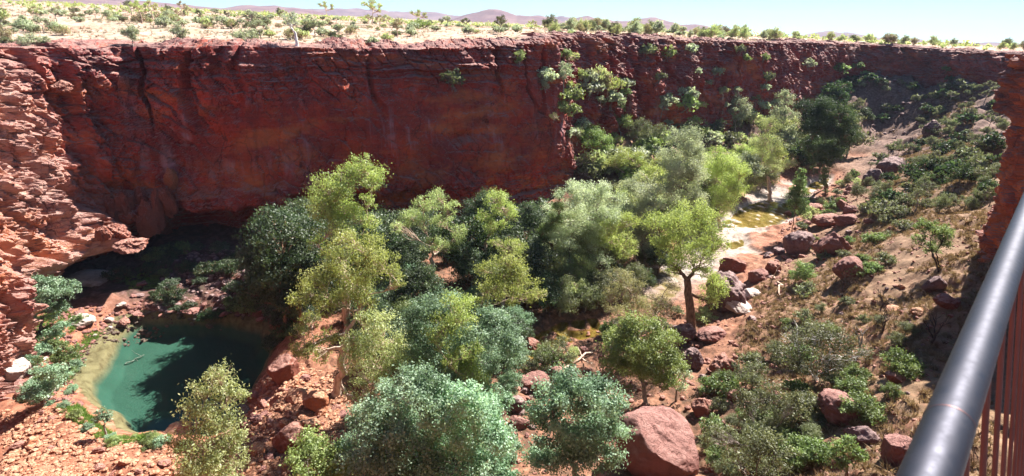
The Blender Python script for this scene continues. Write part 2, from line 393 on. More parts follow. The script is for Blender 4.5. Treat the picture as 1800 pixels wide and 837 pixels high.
def floor_mat():
    m, nt, out = new_mat('gorge_soil'); b = NB(nt); p = b.coord()
    n1 = b.noise(p, .12, 5, .6); n2 = b.noise(p, .9, 7, .65, .5); n3 = b.noise(p, 6, 5, .7)
    col = b.ramp(n2, [(.3, (.11, .04, .025)), (.48, (.27, .11, .065)), (.62, (.36, .17, .105)), (.8, (.46, .29, .21))])
    grass = b.ramp(n3, [(.3, (.17, .10, .055)), (.6, (.30, .20, .115))])
    g = b.n('ShaderNodeNewGeometry'); sx = b.n('ShaderNodeSeparateXYZ'); b.l(g.outputs['Position'], sx.inputs[0])
    sn = b.n('ShaderNodeSeparateXYZ'); b.l(g.outputs['Normal'], sn.inputs[0])
    up = b.math('MULTIPLY', b.math('MULTIPLY', b.fr(sx.outputs[2], 3.5, 8), b.fr(sx.outputs[0], 12, 30)), b.fr(sn.outputs[2], .55, .8))
    col = b.mix(b.math('MULTIPLY', up, b.fr(n2, .66, .5, .15, .9)), col, grass)
    rs = b.math('MULTIPLY', b.fr(sx.outputs[0], 25, 60), b.fr(sx.outputs[2], 1.5, 4))
    col = b.mix(b.math('MULTIPLY', rs, .7), col, b.ramp(n2, [(.3, (.08, .045, .03)), (.5, (.20, .12, .075)), (.7, (.32, .22, .14))]))
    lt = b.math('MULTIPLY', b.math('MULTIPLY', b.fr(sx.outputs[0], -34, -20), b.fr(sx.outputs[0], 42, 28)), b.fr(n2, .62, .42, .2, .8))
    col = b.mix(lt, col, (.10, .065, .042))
    bk = b.math('MULTIPLY', b.math('MULTIPLY', b.fr(sx.outputs[1], 74, 82), b.fr(sx.outputs[0], -30, -40)), b.fr(n1, .3, .5, .6, .95))  # purple-dark ledges behind the pool, darkened more: recess shade painted into the floor
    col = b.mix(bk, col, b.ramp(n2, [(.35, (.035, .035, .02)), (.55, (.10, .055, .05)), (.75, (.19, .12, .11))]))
    # pale washed rock slabs along the creek, purple-grey ledges
    crk = b.math('MULTIPLY', b.fr(sx.outputs[2], 1.6, .5), b.fr(sx.outputs[1], 88, 100))
    col = b.mix(b.math('MULTIPLY', crk, b.fr(n1, .3, .5, .6, 1)), col, b.ramp(n2, [(.3, (.22, .17, .145)), (.5, (.36, .30, .26)), (.75, (.50, .44, .39))]))
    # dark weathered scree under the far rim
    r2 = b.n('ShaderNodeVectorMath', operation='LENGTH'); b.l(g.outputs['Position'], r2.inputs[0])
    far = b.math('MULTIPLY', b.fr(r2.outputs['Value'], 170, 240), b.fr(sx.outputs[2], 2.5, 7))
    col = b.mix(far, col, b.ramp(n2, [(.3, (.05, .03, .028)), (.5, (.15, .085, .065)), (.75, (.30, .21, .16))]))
    # pool: silty blue-green basin, sand shelf, mossy creek bed
    wet = b.fr(sx.outputs[2], .02, -.15)
    left = b.fr(sx.outputs[0], 5, 0)
    bed = b.mix(b.fr(sx.outputs[2], -1.3, -2.6), b.ramp(n2, [(.35, (.17, .09, .045)), (.6, (.34, .20, .11))]), b.ramp(n1, [(.3, (.04, .085, .062)), (.7, (.052, .105, .078))]))
    moss = b.ramp(n2, [(.35, (.10, .07, .02)), (.5, (.17, .13, .045)), (.65, (.28, .22, .14))])
    col = b.mix(wet, col, b.mix(left, moss, bed))
    bs = b.n('ShaderNodeBsdfPrincipled'); bs.inputs['Roughness'].default_value = .9; bs.inputs['Specular IOR Level'].default_value = .2
    b.l(col, bs.inputs['Base Color'])
    hh = b.math('ADD', b.math('MULTIPLY', n3, .25), b.math('MULTIPLY', n2, .4))
    bp = b.n('ShaderNodeBump'); bp.inputs['Strength'].default_value = .7; bp.inputs['Distance'].default_value = .5
    b.l(hh, bp.inputs['Height']); b.l(bp.outputs[0], bs.inputs['Normal']); b.l(bs.outputs[0], out.inputs[0]); return m
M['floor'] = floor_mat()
def plateau_mat():
    m, nt, out = new_mat('plateau_soil'); b = NB(nt); p = b.coord()
    n1 = b.noise(p, .05, 5, .6); n2 = b.noise(p, .6, 7, .65); n3 = b.noise(p, 5, 5, .7)
    straw = b.ramp(n3, [(.3, (.34, .25, .18)), (.6, (.54, .45, .36))])
    soil = b.ramp(n2, [(.3, (.30, .11, .06)), (.6, (.46, .22, .14))])
    col = b.mix(b.math('MULTIPLY', b.fr(n2, .36, .52, 0, .95), b.fr(n1, .30, .50, .35, 1)), soil, straw)
    rocks = b.ramp(n2, [(.35, (.10, .06, .06)), (.55, (.30, .17, .15)), (.75, (.50, .40, .36))])
    at = b.n('ShaderNodeAttribute', attribute_name='rimness')
    col = b.mix(at.outputs['Fac'], col, rocks)
    col = b.mix(b.fr(n1, .55, .7, 0, .4), col, (.25, .22, .10))
    bs = b.n('ShaderNodeBsdfPrincipled'); bs.inputs['Roughness'].default_value = .95; bs.inputs['Specular IOR Level'].default_value = .1
    b.l(col, bs.inputs['Base Color'])
    bp = b.n('ShaderNodeBump'); bp.inputs['Strength'].default_value = .6; bp.inputs['Distance'].default_value = .4
    b.l(n3, bp.inputs['Height']); b.l(bp.outputs[0], bs.inputs['Normal']); b.l(bs.outputs[0], out.inputs[0]); return m
M['plateau'] = plateau_mat()

# ------------------------------------------------------------------ cliff sheet
NT = 230
tt = np.linspace(0, 1, NT)
fx, fy = LP[:, 0][:, None], LP[:, 1][:, None]
rz, fz, lean, rough, cave = [LP[:, j][:, None] for j in (2, 3, 4, 5, 6)]
fzb = fz - 3.0 - 9 * smooth(150, 220, np.hypot(fx, fy))
Z = fzb + (rz - fzb) * tt[None, :]
hgt = Z - fz; frac = np.clip(hgt / (rz - fz), 0, 1)
S = np.broadcast_to(arc[:, None], Z.shape)
out_off = lean * (.25 * frac + .75 * frac ** 2.2) * 1.0
bx = fx - inn[:, 0:1] * out_off; by = fy - inn[:, 1:2] * out_off
# inward displacement (towards the gorge)
zj = Z + .8 * fbm(bx / 14, by / 14, Z / 30, 3, 2)                     # beds undulate
rgh = smooth(1.5, 2.0, rough)
d = 2.2 * fbm(bx / 22, by / 22, Z / 26, 4, 11) * rough * (1 - .35 * rgh)
d += .8 * fbm(bx / 5, by / 5, Z / 5, 4, 13) * rough * (1 - .5 * rgh)
for a_, b_, am_, sd_w in ((5.0, 12., 2.6, 201), (2.0, 4.4, 1.7, 202), (.9, 1.7, .55, 203), (.42, .7, .3, 204)):
    F1, F2, I = worley2((S + .9 * fbm(bx / 3, by / 3, Z / 3, 3, sd_w)) / a_, (Z + .15 * S + .9 * fbm(bx / 3 + 7, by / 3, Z / 3, 3, sd_w + 9)) / b_, sd_w); d += (rgh if a_ < 1.5 else .24 + .76 * rgh) * am_ * ((I - .5) - .25 * smooth(.14, 0, F2 - F1))
# bedding: each bed gets its own recess, stronger near the rim and at the foot
bedk = .12 + .88 * smooth(2.0, 1.3, rough)
def beds(th, seed, amp):
    q = zj / th + .35 * fbm(bx / 8, by / 8, Z * 0, 2, seed + 3); k = np.floor(q); f = q - k
    o = (_hash(k, np.zeros_like(k), np.zeros_like(k), seed) - .5) + .6 * vnoise(bx / 6, by / 6, k * 1.7, seed)
    return bedk * amp * o * smooth(0, .12, f) * smooth(1, .88, f)
topf = smooth(.72, .9, frac) ; botf = smooth(.30, .08, frac)
d += beds(1.5, 5, 1.0) * (.14 + .9 * topf + .8 * botf) * (.8 + .2 * rough) * (.35 + 1.3 * smooth(-.3, .4, fbm(bx / 11, by / 11, Z / 7, 2, 36)))
d += beds(.55, 6, .45) * (.08 + topf + botf)
# joint blocks
F1, F2, I = worley2(S / 3.4 + .25 * zj, zj / 5.0, 61); smoothmid = 1 - .7 * smooth(.2, .35, frac) * smooth(.8, .66, frac) * smooth(1.4, .9, rough)
d += ((I - .5) * 1.5 * rough - .8 * smooth(.10, 0, F2 - F1)) * smoothmid * (.35 + .65 * smooth(.3, .7, .5 + fbm(bx / 16, by / 16, Z / 16, 2, 71)))
F1, F2, I = worley2(S / 1.2, zj / 1.4, 62); d += ((I - .5) * .55 * rough - .3 * smooth(.12, 0, F2 - F1)) * smoothmid * (.3 + .7 * smooth(.25, .6, .5 + fbm(bx / 9, by / 9, Z / 9, 2, 73)))
d += .16 * rough * fbm(bx / 1.1, by / 1.1, Z / 1.1, 4, 15)
# wall foot: overhang / cave behind the pool
edge_ = 1.6 * fbm(bx / 6, by / 6, Z * 0, 3, 37)
d -= cave * smooth(9.5, 5.0, hgt + edge_)
d += .16 * cave * smooth(6, 9, hgt + edge_) * smooth(14, 10, hgt + edge_)
# pixel-located features: buttress of stacked columns left of the pool wall, and lit terraces in the left corner
def s_of(px, py, D):
    q = at_d(px, py, D)[:2]; k = ((LP[:, :2] - q) ** 2).sum(1).argmin(); return arc[k], at_d(px, py, D)[2]
sb, zb = s_of(235, 380, 112)
F1, F2, I = worley2(S / 1.9, zj / 3.2 + .1 * S, 91)
but = np.exp(-((S - sb) / 7.0) ** 2)
topb = 15 + 6 * vnoise(S / 3.0, S * 0, S * 0, 92)
d += but * smooth(topb + 1.2, topb - .8, Z) * smooth(1, 7, Z) * (5.2 + 4.2 * (I - .5) - 2.4 * smooth(.16, 0, F2 - F1))
sc, zc = s_of(120, 200, 112)
ter = np.exp(-((S - (sc - 4)) / 11.0) ** 2)
stepz = np.floor((rz - Z) / 2.6 + .6 * fbm(bx / 5, by / 5, Z * 0, 2, 95)) ; d += .4 * ter * smooth(.6, .75, frac) * np.clip(stepz, 0, 6) * (1.15 + .7 * vnoise(bx / 5, by / 5, stepz * 1.3, 96)) * (1 - .0 * frac)
d += ter * smooth(.3, .6, frac) * 1.0
rv = 1 - np.abs(vnoise(S / 6.5 + .3 * fbm(bx / 9, by / 9, Z / 9, 2, 33), S * 0, Z / 45, 34)); d -= 2.2 * smooth(.90, .99, rv) * smooth(.45, .7, frac + .25 * vnoise(S / 12, S * 0, S * 0, 35)) * np.minimum(rough, 1.3)
F1, F2, I = worley2(S / .75, zj / .6, 64); d += ((I - .5) * .42 - .2 * smooth(.15, 0, F2 - F1)) * smooth(.9, 1.6, rough)
F1, F2, I = worley2(S / 6.5 + 9, zj / 7.5, 65); rv = 1 - np.abs(vnoise(S / 5.0, S * 0, Z / 26, 39)); d -= 2.6 * smooth(.82, .98, rv) * smooth(1.3, 2.0, rough)
d += .45 * fbm(bx / 1.9, by / 1.9, Z / 2.4, 4, 38) * smooth(1.3, 2.0, rough)
d *= smooth(-.04, .05, (Z - fzb) / 10)
d = np.where(hgt < 0, d, d)
X = bx + inn[:, 0:1] * d; Y = by + inn[:, 1:2] * d
Z2 = Z + .25 * fbm(bx / 3, by / 3, Z / 2, 3, 44)
# cap of broken ledges running back over the plateau
KC = 26
kk = (np.arange(1, KC + 1) / KC)[None, :] ** 1.3 * 11
ex, ey = X[:, -1:], Y[:, -1:]
cx = ex - inn[:, 0:1] * kk; cy = ey - inn[:, 1:2] * kk
q = (.9 * fbm(cx / 7, cy / 7, cx * 0, 3, 51) + kk * .16) / .45
cz = Z2[:, -1:] * 0 + rz + .45 * (np.floor(q) + smooth(.6, 1, q - np.floor(q))) * smooth(0, 3, kk) - .35 + .1 * fbm(cx / 1.2, cy / 1.2, cx * 0, 3, 52)
F1, F2, I = worley2(cx / 1.6, cy / 1.6, 53); cz += (I - .5) * .5 * smooth(0, .2, F2 - F1) * smooth(0, 1.0, kk)
cz -= smooth(8.5, 11, kk) * 1.2
V = np.stack([np.concatenate([X, cx], 1), np.concatenate([Y, cy], 1), np.concatenate([Z2, cz], 1)], -1)
nv = NT + KC; me_V = V.copy()
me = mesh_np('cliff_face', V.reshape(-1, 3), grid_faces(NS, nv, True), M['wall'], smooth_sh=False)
cliff = link('cliff_face', me); tag(cliff, kind='structure', label='red layered ironstone gorge wall with broken ledges along its rim')
print('cliff', V.shape)

# ------------------------------------------------------------------ polar sheets: gorge floor and plateau
def polar(az0, az1, na, r0, r1, nr):
    az = np.radians(np.linspace(az0, az1, na)); r = r0 * (r1 / r0) ** np.linspace(0, 1, nr)
    A, Rr = np.meshgrid(az, r, indexing='ij'); return Rr * np.sin(A), Rr * np.cos(A)
def sheet(name, X, Y, Z, keep, mat, attr=None):
    na, nr = X.shape; F = grid_faces(na, nr); V = np.stack([X, Y, Z], -1).reshape(-1, 3)
    kf = keep.ravel()[F].all(1); F = F[kf][:, ::-1]
    used = np.zeros(len(V), bool); used[F.ravel()] = True; mp = np.cumsum(used) - 1
    me = mesh_np(name, V[used], mp[F], mat)
    if attr is not None:
        a = me.attributes.new('rimness', 'FLOAT', 'POINT'); a.data.foreach_set('value', attr.ravel()[used].astype(np.float32))
    return link(name, me)
FX, FY = polar(-62, 60, 900, 14, 420, 760)
sd = sdf(FX, FY, foot_poly)
FZ = floor_h(FX, FY)
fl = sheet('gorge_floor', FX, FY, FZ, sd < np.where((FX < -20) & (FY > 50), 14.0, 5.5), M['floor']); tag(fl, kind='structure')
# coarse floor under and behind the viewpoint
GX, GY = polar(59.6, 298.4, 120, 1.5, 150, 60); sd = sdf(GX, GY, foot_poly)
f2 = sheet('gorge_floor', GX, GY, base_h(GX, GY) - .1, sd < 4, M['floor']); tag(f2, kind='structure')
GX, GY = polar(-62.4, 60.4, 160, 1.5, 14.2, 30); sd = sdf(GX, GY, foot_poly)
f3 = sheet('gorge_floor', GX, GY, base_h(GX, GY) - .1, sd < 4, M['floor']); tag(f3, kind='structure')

def plateau_h(x, y, sd=None, nz=None):
    if sd is None: sd, nz = sdf(x, y, poly, poly_z)
    z0 = np.zeros_like(x)
    r = np.hypot(x, y)
    sb_ = poly[::4]; zb_ = poly_z[::4]; zi = np.empty(x.size); xr, yr = x.ravel(), y.ravel()
    for c in range(0, x.size, 20000):
        wq = 1 / (((xr[c:c + 20000, None] - sb_[:, 0]) ** 2 + (yr[c:c + 20000, None] - sb_[:, 1]) ** 2) + 25) ** 1.5
        zi[c:c + 20000] = (wq @ zb_) / wq.sum(1)
    bl = smooth(6, 22, sd); nz = nz * (1 - bl) + zi.reshape(x.shape) * bl
    h = nz + .1 + .02 * np.clip(sd, 0, 60) + .5 * fbm(x / 18, y / 18, z0, 3, 81) * smooth(4, 20, sd) + 1.2 * fbm(x / 70, y / 70, z0, 3, 82) * smooth(20, 80, sd)
    lf = smooth(60, 400, sd)
    h = h * (1 - lf) + (46.5 + 2.0 * fbm(x / 260, y / 260, z0, 3, 83)) * lf
    h = h - smooth(1200, 6000, r) * 4
    h = h - smooth(5.5, 3.2, sd) * 3.0
    return h
PX, PY = polar(-60, 60, 620, 40, 9000, 620)
sd, nz = sdf(PX, PY, poly, poly_z)
PZ = plateau_h(PX, PY, sd, nz)
rn = smooth(16, 6, sd + 6 * fbm(PX / 6, PY / 6, PX * 0, 3, 84))
pl = sheet('plateau', PX, PY, PZ, sd > 2.2, M['plateau'], rn); tag(pl, kind='structure')
PX, PY = polar(59.9, 300.1, 160, 1.5, 9000, 90); sd, nz = sdf(PX, PY, poly, poly_z)
pl2 = sheet('plateau', PX, PY, plateau_h(PX, PY, sd, nz), sd > 2.2, M['plateau'], sd * 0); tag(pl2, kind='structure')
def plat_hit(px, py):
    d = ray(px, py); d = d / math.hypot(d[0], d[1])
    t = 60 * (4000 / 60) ** np.linspace(0, 1, 500)
    P = EYE + d * t[:, None]; s_, n_ = sdf(P[:, 0], P[:, 1], poly, poly_z); h = plateau_h(P[:, 0], P[:, 1], s_, n_)
    m = (P[:, 2] < h) & (s_ > 3); k = np.argmax(m)
    if not m[k]: return None
    return np.array([P[k, 0], P[k, 1], h[k]])

# ------------------------------------------------------------------ far hills
def hill_mat(name, c1, c2):
    m, nt, out = new_mat(name); b = NB(nt); p = b.coord((.004, .004, .02)); n = b.noise(p, 1, 8, .65)
    bs = b.n('ShaderNodeBsdfPrincipled'); bs.inputs['Roughness'].default_value = .95; bs.inputs['Specular IOR Level'].default_value = .05
    b.l(b.ramp(n, [(.35, c1), (.65, c2)]), bs.inputs['Base Color']); b.l(bs.outputs[0], out.inputs[0]); return m
M['hill'] = hill_mat('hill_scrub', (.13, .065, .07), (.24, .15, .13))
def range_of_hills(peaks, D0, depth, base):
    """peaks: (px, top y, half width px) against the horizon of the photograph"""
    azs = np.radians(np.linspace(-60, 60, 700)); rr = np.linspace(0, 1, 40)
    A, Q = np.meshgrid(azs, rr, indexing='ij'); prof = np.zeros_like(azs)
    for px, top, hw in peaks:
        P = at_d(px, top, D0); a0 = math.atan2(P[0], P[1]); a1 = math.atan2(*at_d(px + hw, top, D0)[:2])
        u = (azs - a0) / abs(a1 - a0)
        prof = np.maximum(prof, (P[2] - base) * np.clip(1 - np.abs(u) ** 1.5, 0, 1))
    Rr = D0 + (Q - .5) * 2 * depth
    x, y = Rr * np.sin(A), Rr * np.cos(A)
    rid = np.clip(1 - np.abs((Q - .5) * 2) ** 1.4, 0, 1)
    nz = fbm(x / 420, y / 420, x * 0, 5, 101)
    h = base + prof[:, None] * rid * (1 + .5 * nz) + 9 * nz * rid - 8 * (1 - rid)
    return x, y, h
for D0, depth, pk in ((5200, 900, [(0, -12, 160), (190, 0, 260), (480, 8, 100), (865, 22, 80), (930, 31, 90), (1050, 31, 70), (1100, 38, 70), (1150, 30, 80), (1210, 44, 80)]),
                      (8200, 900, [(700, 20, 260), (1000, 33, 300), (1455, 59, 60), (1500, 62, 90), (1580, 71, 110), (1610, 67, 40), (1680, 73, 90), (1750, 74, 60), (1800, 75, 90)])):
    x, y, h = range_of_hills(pk, D0, depth, 38)
    o = link('hills', mesh_np('hills', np.stack([x, y, h], -1).reshape(-1, 3), grid_faces(*x.shape)[:, ::-1], M['hill'])); tag(o, kind='structure')
    
# ------------------------------------------------------------------ water
def water_mat(name, tint, rough=.03):
    m, nt, out = new_mat(name); b = NB(nt)
    tr = b.n('ShaderNodeBsdfTransparent'); tr.inputs[0].default_value = (*tint, 1)
    gl = b.n('ShaderNodeBsdfGlossy'); gl.inputs['Roughness'].default_value = rough; gl.inputs[0].default_value = (.9, .95, 1, 1)
    fn = b.n('ShaderNodeLayerWeight'); fn.inputs[0].default_value = .5
    n = b.noise(b.coord(), 1.4, 3, .5); bp = b.n('ShaderNodeBump'); bp.inputs['Strength'].default_value = .03; bp.inputs['Distance'].default_value = .1
    b.l(n, bp.inputs['Height']); b.l(bp.outputs[0], gl.inputs['Normal']); b.l(bp.outputs[0], fn.inputs['Normal'])
    mx = b.n('ShaderNodeMixShader'); b.l(b.math('ADD', b.math('MULTIPLY', b.math('POWER', fn.outputs[1], 5.0), .9), .02), mx.inputs[0]); b.l(tr.outputs[0], mx.inputs[1]); b.l(gl.outputs[0], mx.inputs[2])
    b.l(mx.outputs[0], out.inputs[0]); return m
M['pool'] = water_mat('pool_water', (.72, .88, .84)); M['creek'] = water_mat('creek_water', (.9, .85, .6))
def water(name, P, mat, z=0.0):
    c = P.mean(0); Q = c + (P - c) * 1.12
    V = np.concatenate([[[c[0], c[1], z]], np.column_stack([Q, np.full(len(Q), z)])]); n = len(Q)
    F = np.array([[0, 1 + i, 1 + (i + 1) % n] for i in range(n)])
    if (V[F[0][1]] - V[0])[0] * (V[F[0][2]] - V[0])[1] - (V[F[0][1]] - V[0])[1] * (V[F[0][2]] - V[0])[0] < 0: F = F[:, ::-1]
    o = link(name, mesh_np(name, V, F, mat)); tag(o, kind='structure'); return o
water('pool_water', POOL, M['pool'])
for P in (CRK1, CRK2, CRK3, CRK4): water('creek_water', P, M['creek'])
# ------------------------------------------------------------------ foliage and bark materials
def leaf_mat(name, dark, mid, light, trans=.42, gloss=.04):
    m, nt, out = new_mat(name); b = NB(nt)
    at = b.n('ShaderNodeAttribute', attribute_name='tone')
    col = b.ramp(at.outputs['Fac'], [(0, dark), (.5, mid), (1, light)])
    oi = b.n('ShaderNodeObjectInfo'); hs = b.n('ShaderNodeHueSaturation'); b.l(col, hs.inputs['Color'])
    b.l(b.fr(oi.outputs['Random'], 0, 1, .8, 1.15), hs.inputs['Value']); b.l(b.fr(oi.outputs['Random'], 0, 1, .485, .515), hs.inputs['Hue'])
    col = hs.outputs[0]
    df = b.n('ShaderNodeBsdfDiffuse'); b.l(col, df.inputs[0])
    tr = b.n('ShaderNodeBsdfTranslucent'); b.l(b.mix(.5, col, (.95, 1, .35), 'MULTIPLY'), tr.inputs[0]); 
    b.l(b.mix(.35, col, b.mix(1, col, (1.3, 1.35, .5), 'MULTIPLY')), tr.inputs[0])
    gl = b.n('ShaderNodeBsdfGlossy'); gl.inputs['Roughness'].default_value = .55
    m1 = b.n('ShaderNodeMixShader'); m1.inputs[0].default_value = trans; b.l(df.outputs[0], m1.inputs[1]); b.l(tr.outputs[0], m1.inputs[2])
    m2 = b.n('ShaderNodeMixShader'); m2.inputs[0].default_value = gloss; b.l(m1.outputs[0], m2.inputs[1]); b.l(gl.outputs[0], m2.inputs[2])
    b.l(m2.outputs[0], out.inputs[0]); return m
LEAF = {
 'gum': leaf_mat('gum_leaves', (.17, .22, .06), (.38, .45, .13), (.56, .62, .25), trans=.48),
 'gum_grey': leaf_mat('grey_gum_leaves', (.18, .22, .09), (.41, .47, .20), (.60, .65, .34), trans=.48),
 'lime': leaf_mat('lime_leaves', (.12, .17, .045), (.28, .36, .11), (.44, .52, .22)),
 'fig': leaf_mat('fig_leaves', (.09, .16, .09), (.27, .41, .26), (.48, .62, .45), gloss=.03),
 'green': leaf_mat('green_leaves', (.08, .12, .035), (.18, .25, .08), (.31, .39, .15)),
 'silver': leaf_mat('silver_leaves', (.19, .23, .13), (.42, .47, .31), (.60, .64, .48), trans=.48),
 'olive': leaf_mat('olive_leaves', (.07, .08, .035), (.16, .18, .08), (.28, .30, .15)),
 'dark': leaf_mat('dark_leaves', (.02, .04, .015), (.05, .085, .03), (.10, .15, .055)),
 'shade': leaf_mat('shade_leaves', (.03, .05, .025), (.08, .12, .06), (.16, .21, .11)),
 'straw': leaf_mat('beige_leaves', (.17, .15, .08), (.30, .28, .14), (.42, .38, .20)),
}
def bark_mat(name, a, c):
    m, nt, out = new_mat(name); b = NB(nt); n = b.noise(b.coord((1, 1, .35)), 3, 5, .6)
    bs = b.n('ShaderNodeBsdfPrincipled'); bs.inputs['Roughness'].default_value = .85; bs.inputs['Specular IOR Level'].default_value = .15
    b.l(b.ramp(n, [(.38, a), (.62, c)]), bs.inputs['Base Color']); b.l(bs.outputs[0], out.inputs[0]); return m
BARK = {'pale': bark_mat('pale_bark', (.38, .26, .19), (.66, .52, .42)), 'brown': bark_mat('brown_bark', (.12, .07, .045), (.28, .17, .11)),
        'grey': bark_mat('grey_bark', (.16, .13, .11), (.36, .31, .27)), 'white': bark_mat('white_bark', (.6, .56, .52), (.82, .80, .76)), 'burnt': bark_mat('burnt_bark', (.03, .02, .018), (.09, .06, .05))}

# ------------------------------------------------------------------ tree building
def tube(pts, rad, ns=6):
    pts = np.asarray(pts, float); n = len(pts)
    T = np.gradient(pts, axis=0); T /= np.linalg.norm(T, axis=1)[:, None] + 1e-9
    up = np.where(np.abs(T[:, 2:3]) > .9, np.array([[1., 0, 0]]), np.array([[0, 0, 1.]]))
    A = np.cross(T, up); A /= np.linalg.norm(A, axis=1)[:, None] + 1e-9; B = np.cross(T, A)
    a = np.arange(ns) / ns * 2 * math.pi
    V = pts[:, None] + (A[:, None] * np.cos(a)[None, :, None] + B[:, None] * np.sin(a)[None, :, None]) * np.asarray(rad)[:, None, None]
    i = np.arange(n - 1)[:, None]; j = np.arange(ns)[None]; j2 = (j + 1) % ns
    F = np.stack([i * ns + j, i * ns + j2, (i + 1) * ns + j2, (i + 1) * ns + j], -1).reshape(-1, 4)
    return V.reshape(-1, 3), F
def join(L):
    V = []; F = []; o = 0
    for v, f in L: V.append(v); F.append(f + o); o += len(v)
    return np.concatenate(V), np.concatenate(F)
def curve(a, b, r, bend=.12, n=7, g=0.0):
    a = np.asarray(a, float); b = np.asarray(b, float); Ln = np.linalg.norm(b - a)
    m = (a + b) / 2 + r.normal(0, bend * Ln, 3) + np.array([0, 0, -g * Ln])
    t = np.linspace(0, 1, n)[:, None]
    P = a * (1 - t) ** 2 + 2 * m * t * (1 - t) + b * t ** 2
    P[1:-1] += r.normal(0, .018 * Ln, (n - 2, 3)); return P
def leaves(centres, tones, size, r, droop=.5, asp=2.2, nrm=None):
    n = len(centres)
    ax = r.normal(0, 1, (n, 3)); ax[:, 2] -= droop * 2; ax /= np.linalg.norm(ax, axis=1)[:, None]
    q = r.normal(0, 1, (n, 3)) if nrm is None else r.normal(0, .55, (n, 3)) + nrm
    s = np.cross(ax, q); s /= np.linalg.norm(s, axis=1)[:, None] + 1e-9
    sz = size * r.uniform(.6, 1.35, (n, 1)); L = ax * sz; S = s * sz / asp
    V = np.stack([centres - L * .5, centres + S * .5 - L * .05, centres + L * .5, centres - S * .5 - L * .05], 1).reshape(-1, 3)
    F = np.arange(n * 4).reshape(n, 4); return V, F, tones
def crown_points(lobes, size, cov, r, clump=.31, flat=.8, fill=.25):
    """lobes: (x,y,z,r). Leaves gathered in clumps spread through the outer part of each lobe"""
    Cs = []; Ts = []; ends = []; Ns = []
    for lx, ly, lz, lr in lobes:
        nc = int(16 + 12 * r.random())
        dirs = r.normal(0, 1, (nc, 3)); dirs[:, 2] = dirs[:, 2] * .9 + .35; dirs /= np.linalg.norm(dirs, axis=1)[:, None]
        rad = lr * np.where(r.random(nc) < fill, r.uniform(.15, .55, nc), r.uniform(.6, 1.0, nc))
        cc = np.array([lx, ly, lz]) + dirs * rad[:, None] * np.array([1, 1, flat])
        cr = lr * clump * r.uniform(.65, 1.4, nc)
        tone_c = np.clip(.5 + r.normal(0, .10) + r.normal(0, .20, nc), 0, 1)
        nl = int(cov * 23 * (lr / size) ** 2 + 12)
        w = cr ** 2; w /= w.sum(); which = r.choice(nc, nl, p=w)
        off = r.normal(0, .52, (nl, 3)); off[:, 2] *= .75
        P = cc[which] + off * cr[which][:, None]
        nn = off / (np.linalg.norm(off, axis=1)[:, None] + .2) + dirs[which] * .5 + np.array([0, 0, .45]); Ns.append(nn); Cs.append(P); Ts.append(np.clip(tone_c[which] + r.normal(0, .10, nl), 0, 1)); ends.append((cc, cr))
    return np.concatenate(Cs), np.concatenate(Ts), ends, np.concatenate(Ns)
def leaf_mesh(name, V, F, tones, mat):
    me = mesh_np(name, V, F, mat, smooth_sh=False)
    a = me.attributes.new('tone', 'FLOAT', 'FACE'); a.data.foreach_set('value', tones.astype(np.float32)); return me
KIND = {  # leaf size m, coverage, droop, aspect, bark
 'gum': (.30, 1.0, .6, 2.6, 'pale'), 'gum_grey': (.30, 1.0, .6, 2.6, 'pale'), 'lime': (.26, 1.15, .1, 1.7, 'grey'), 'fig': (.25, 1.2, .1, 1.5, 'grey'),
 'green': (.23, 1.3, .1, 1.8, 'brown'), 'silver': (.26, 1.0, .2, 1.8, 'grey'), 'olive': (.24, 1.0, .1, 2.2, 'grey'), 'dark': (.30, 1.2, .3, 2.0, 'brown'),
 'shade': (.32, 1.2, .4, 2.2, 'grey'), 'straw': (.24, .8, .3, 2.5, 'pale')}
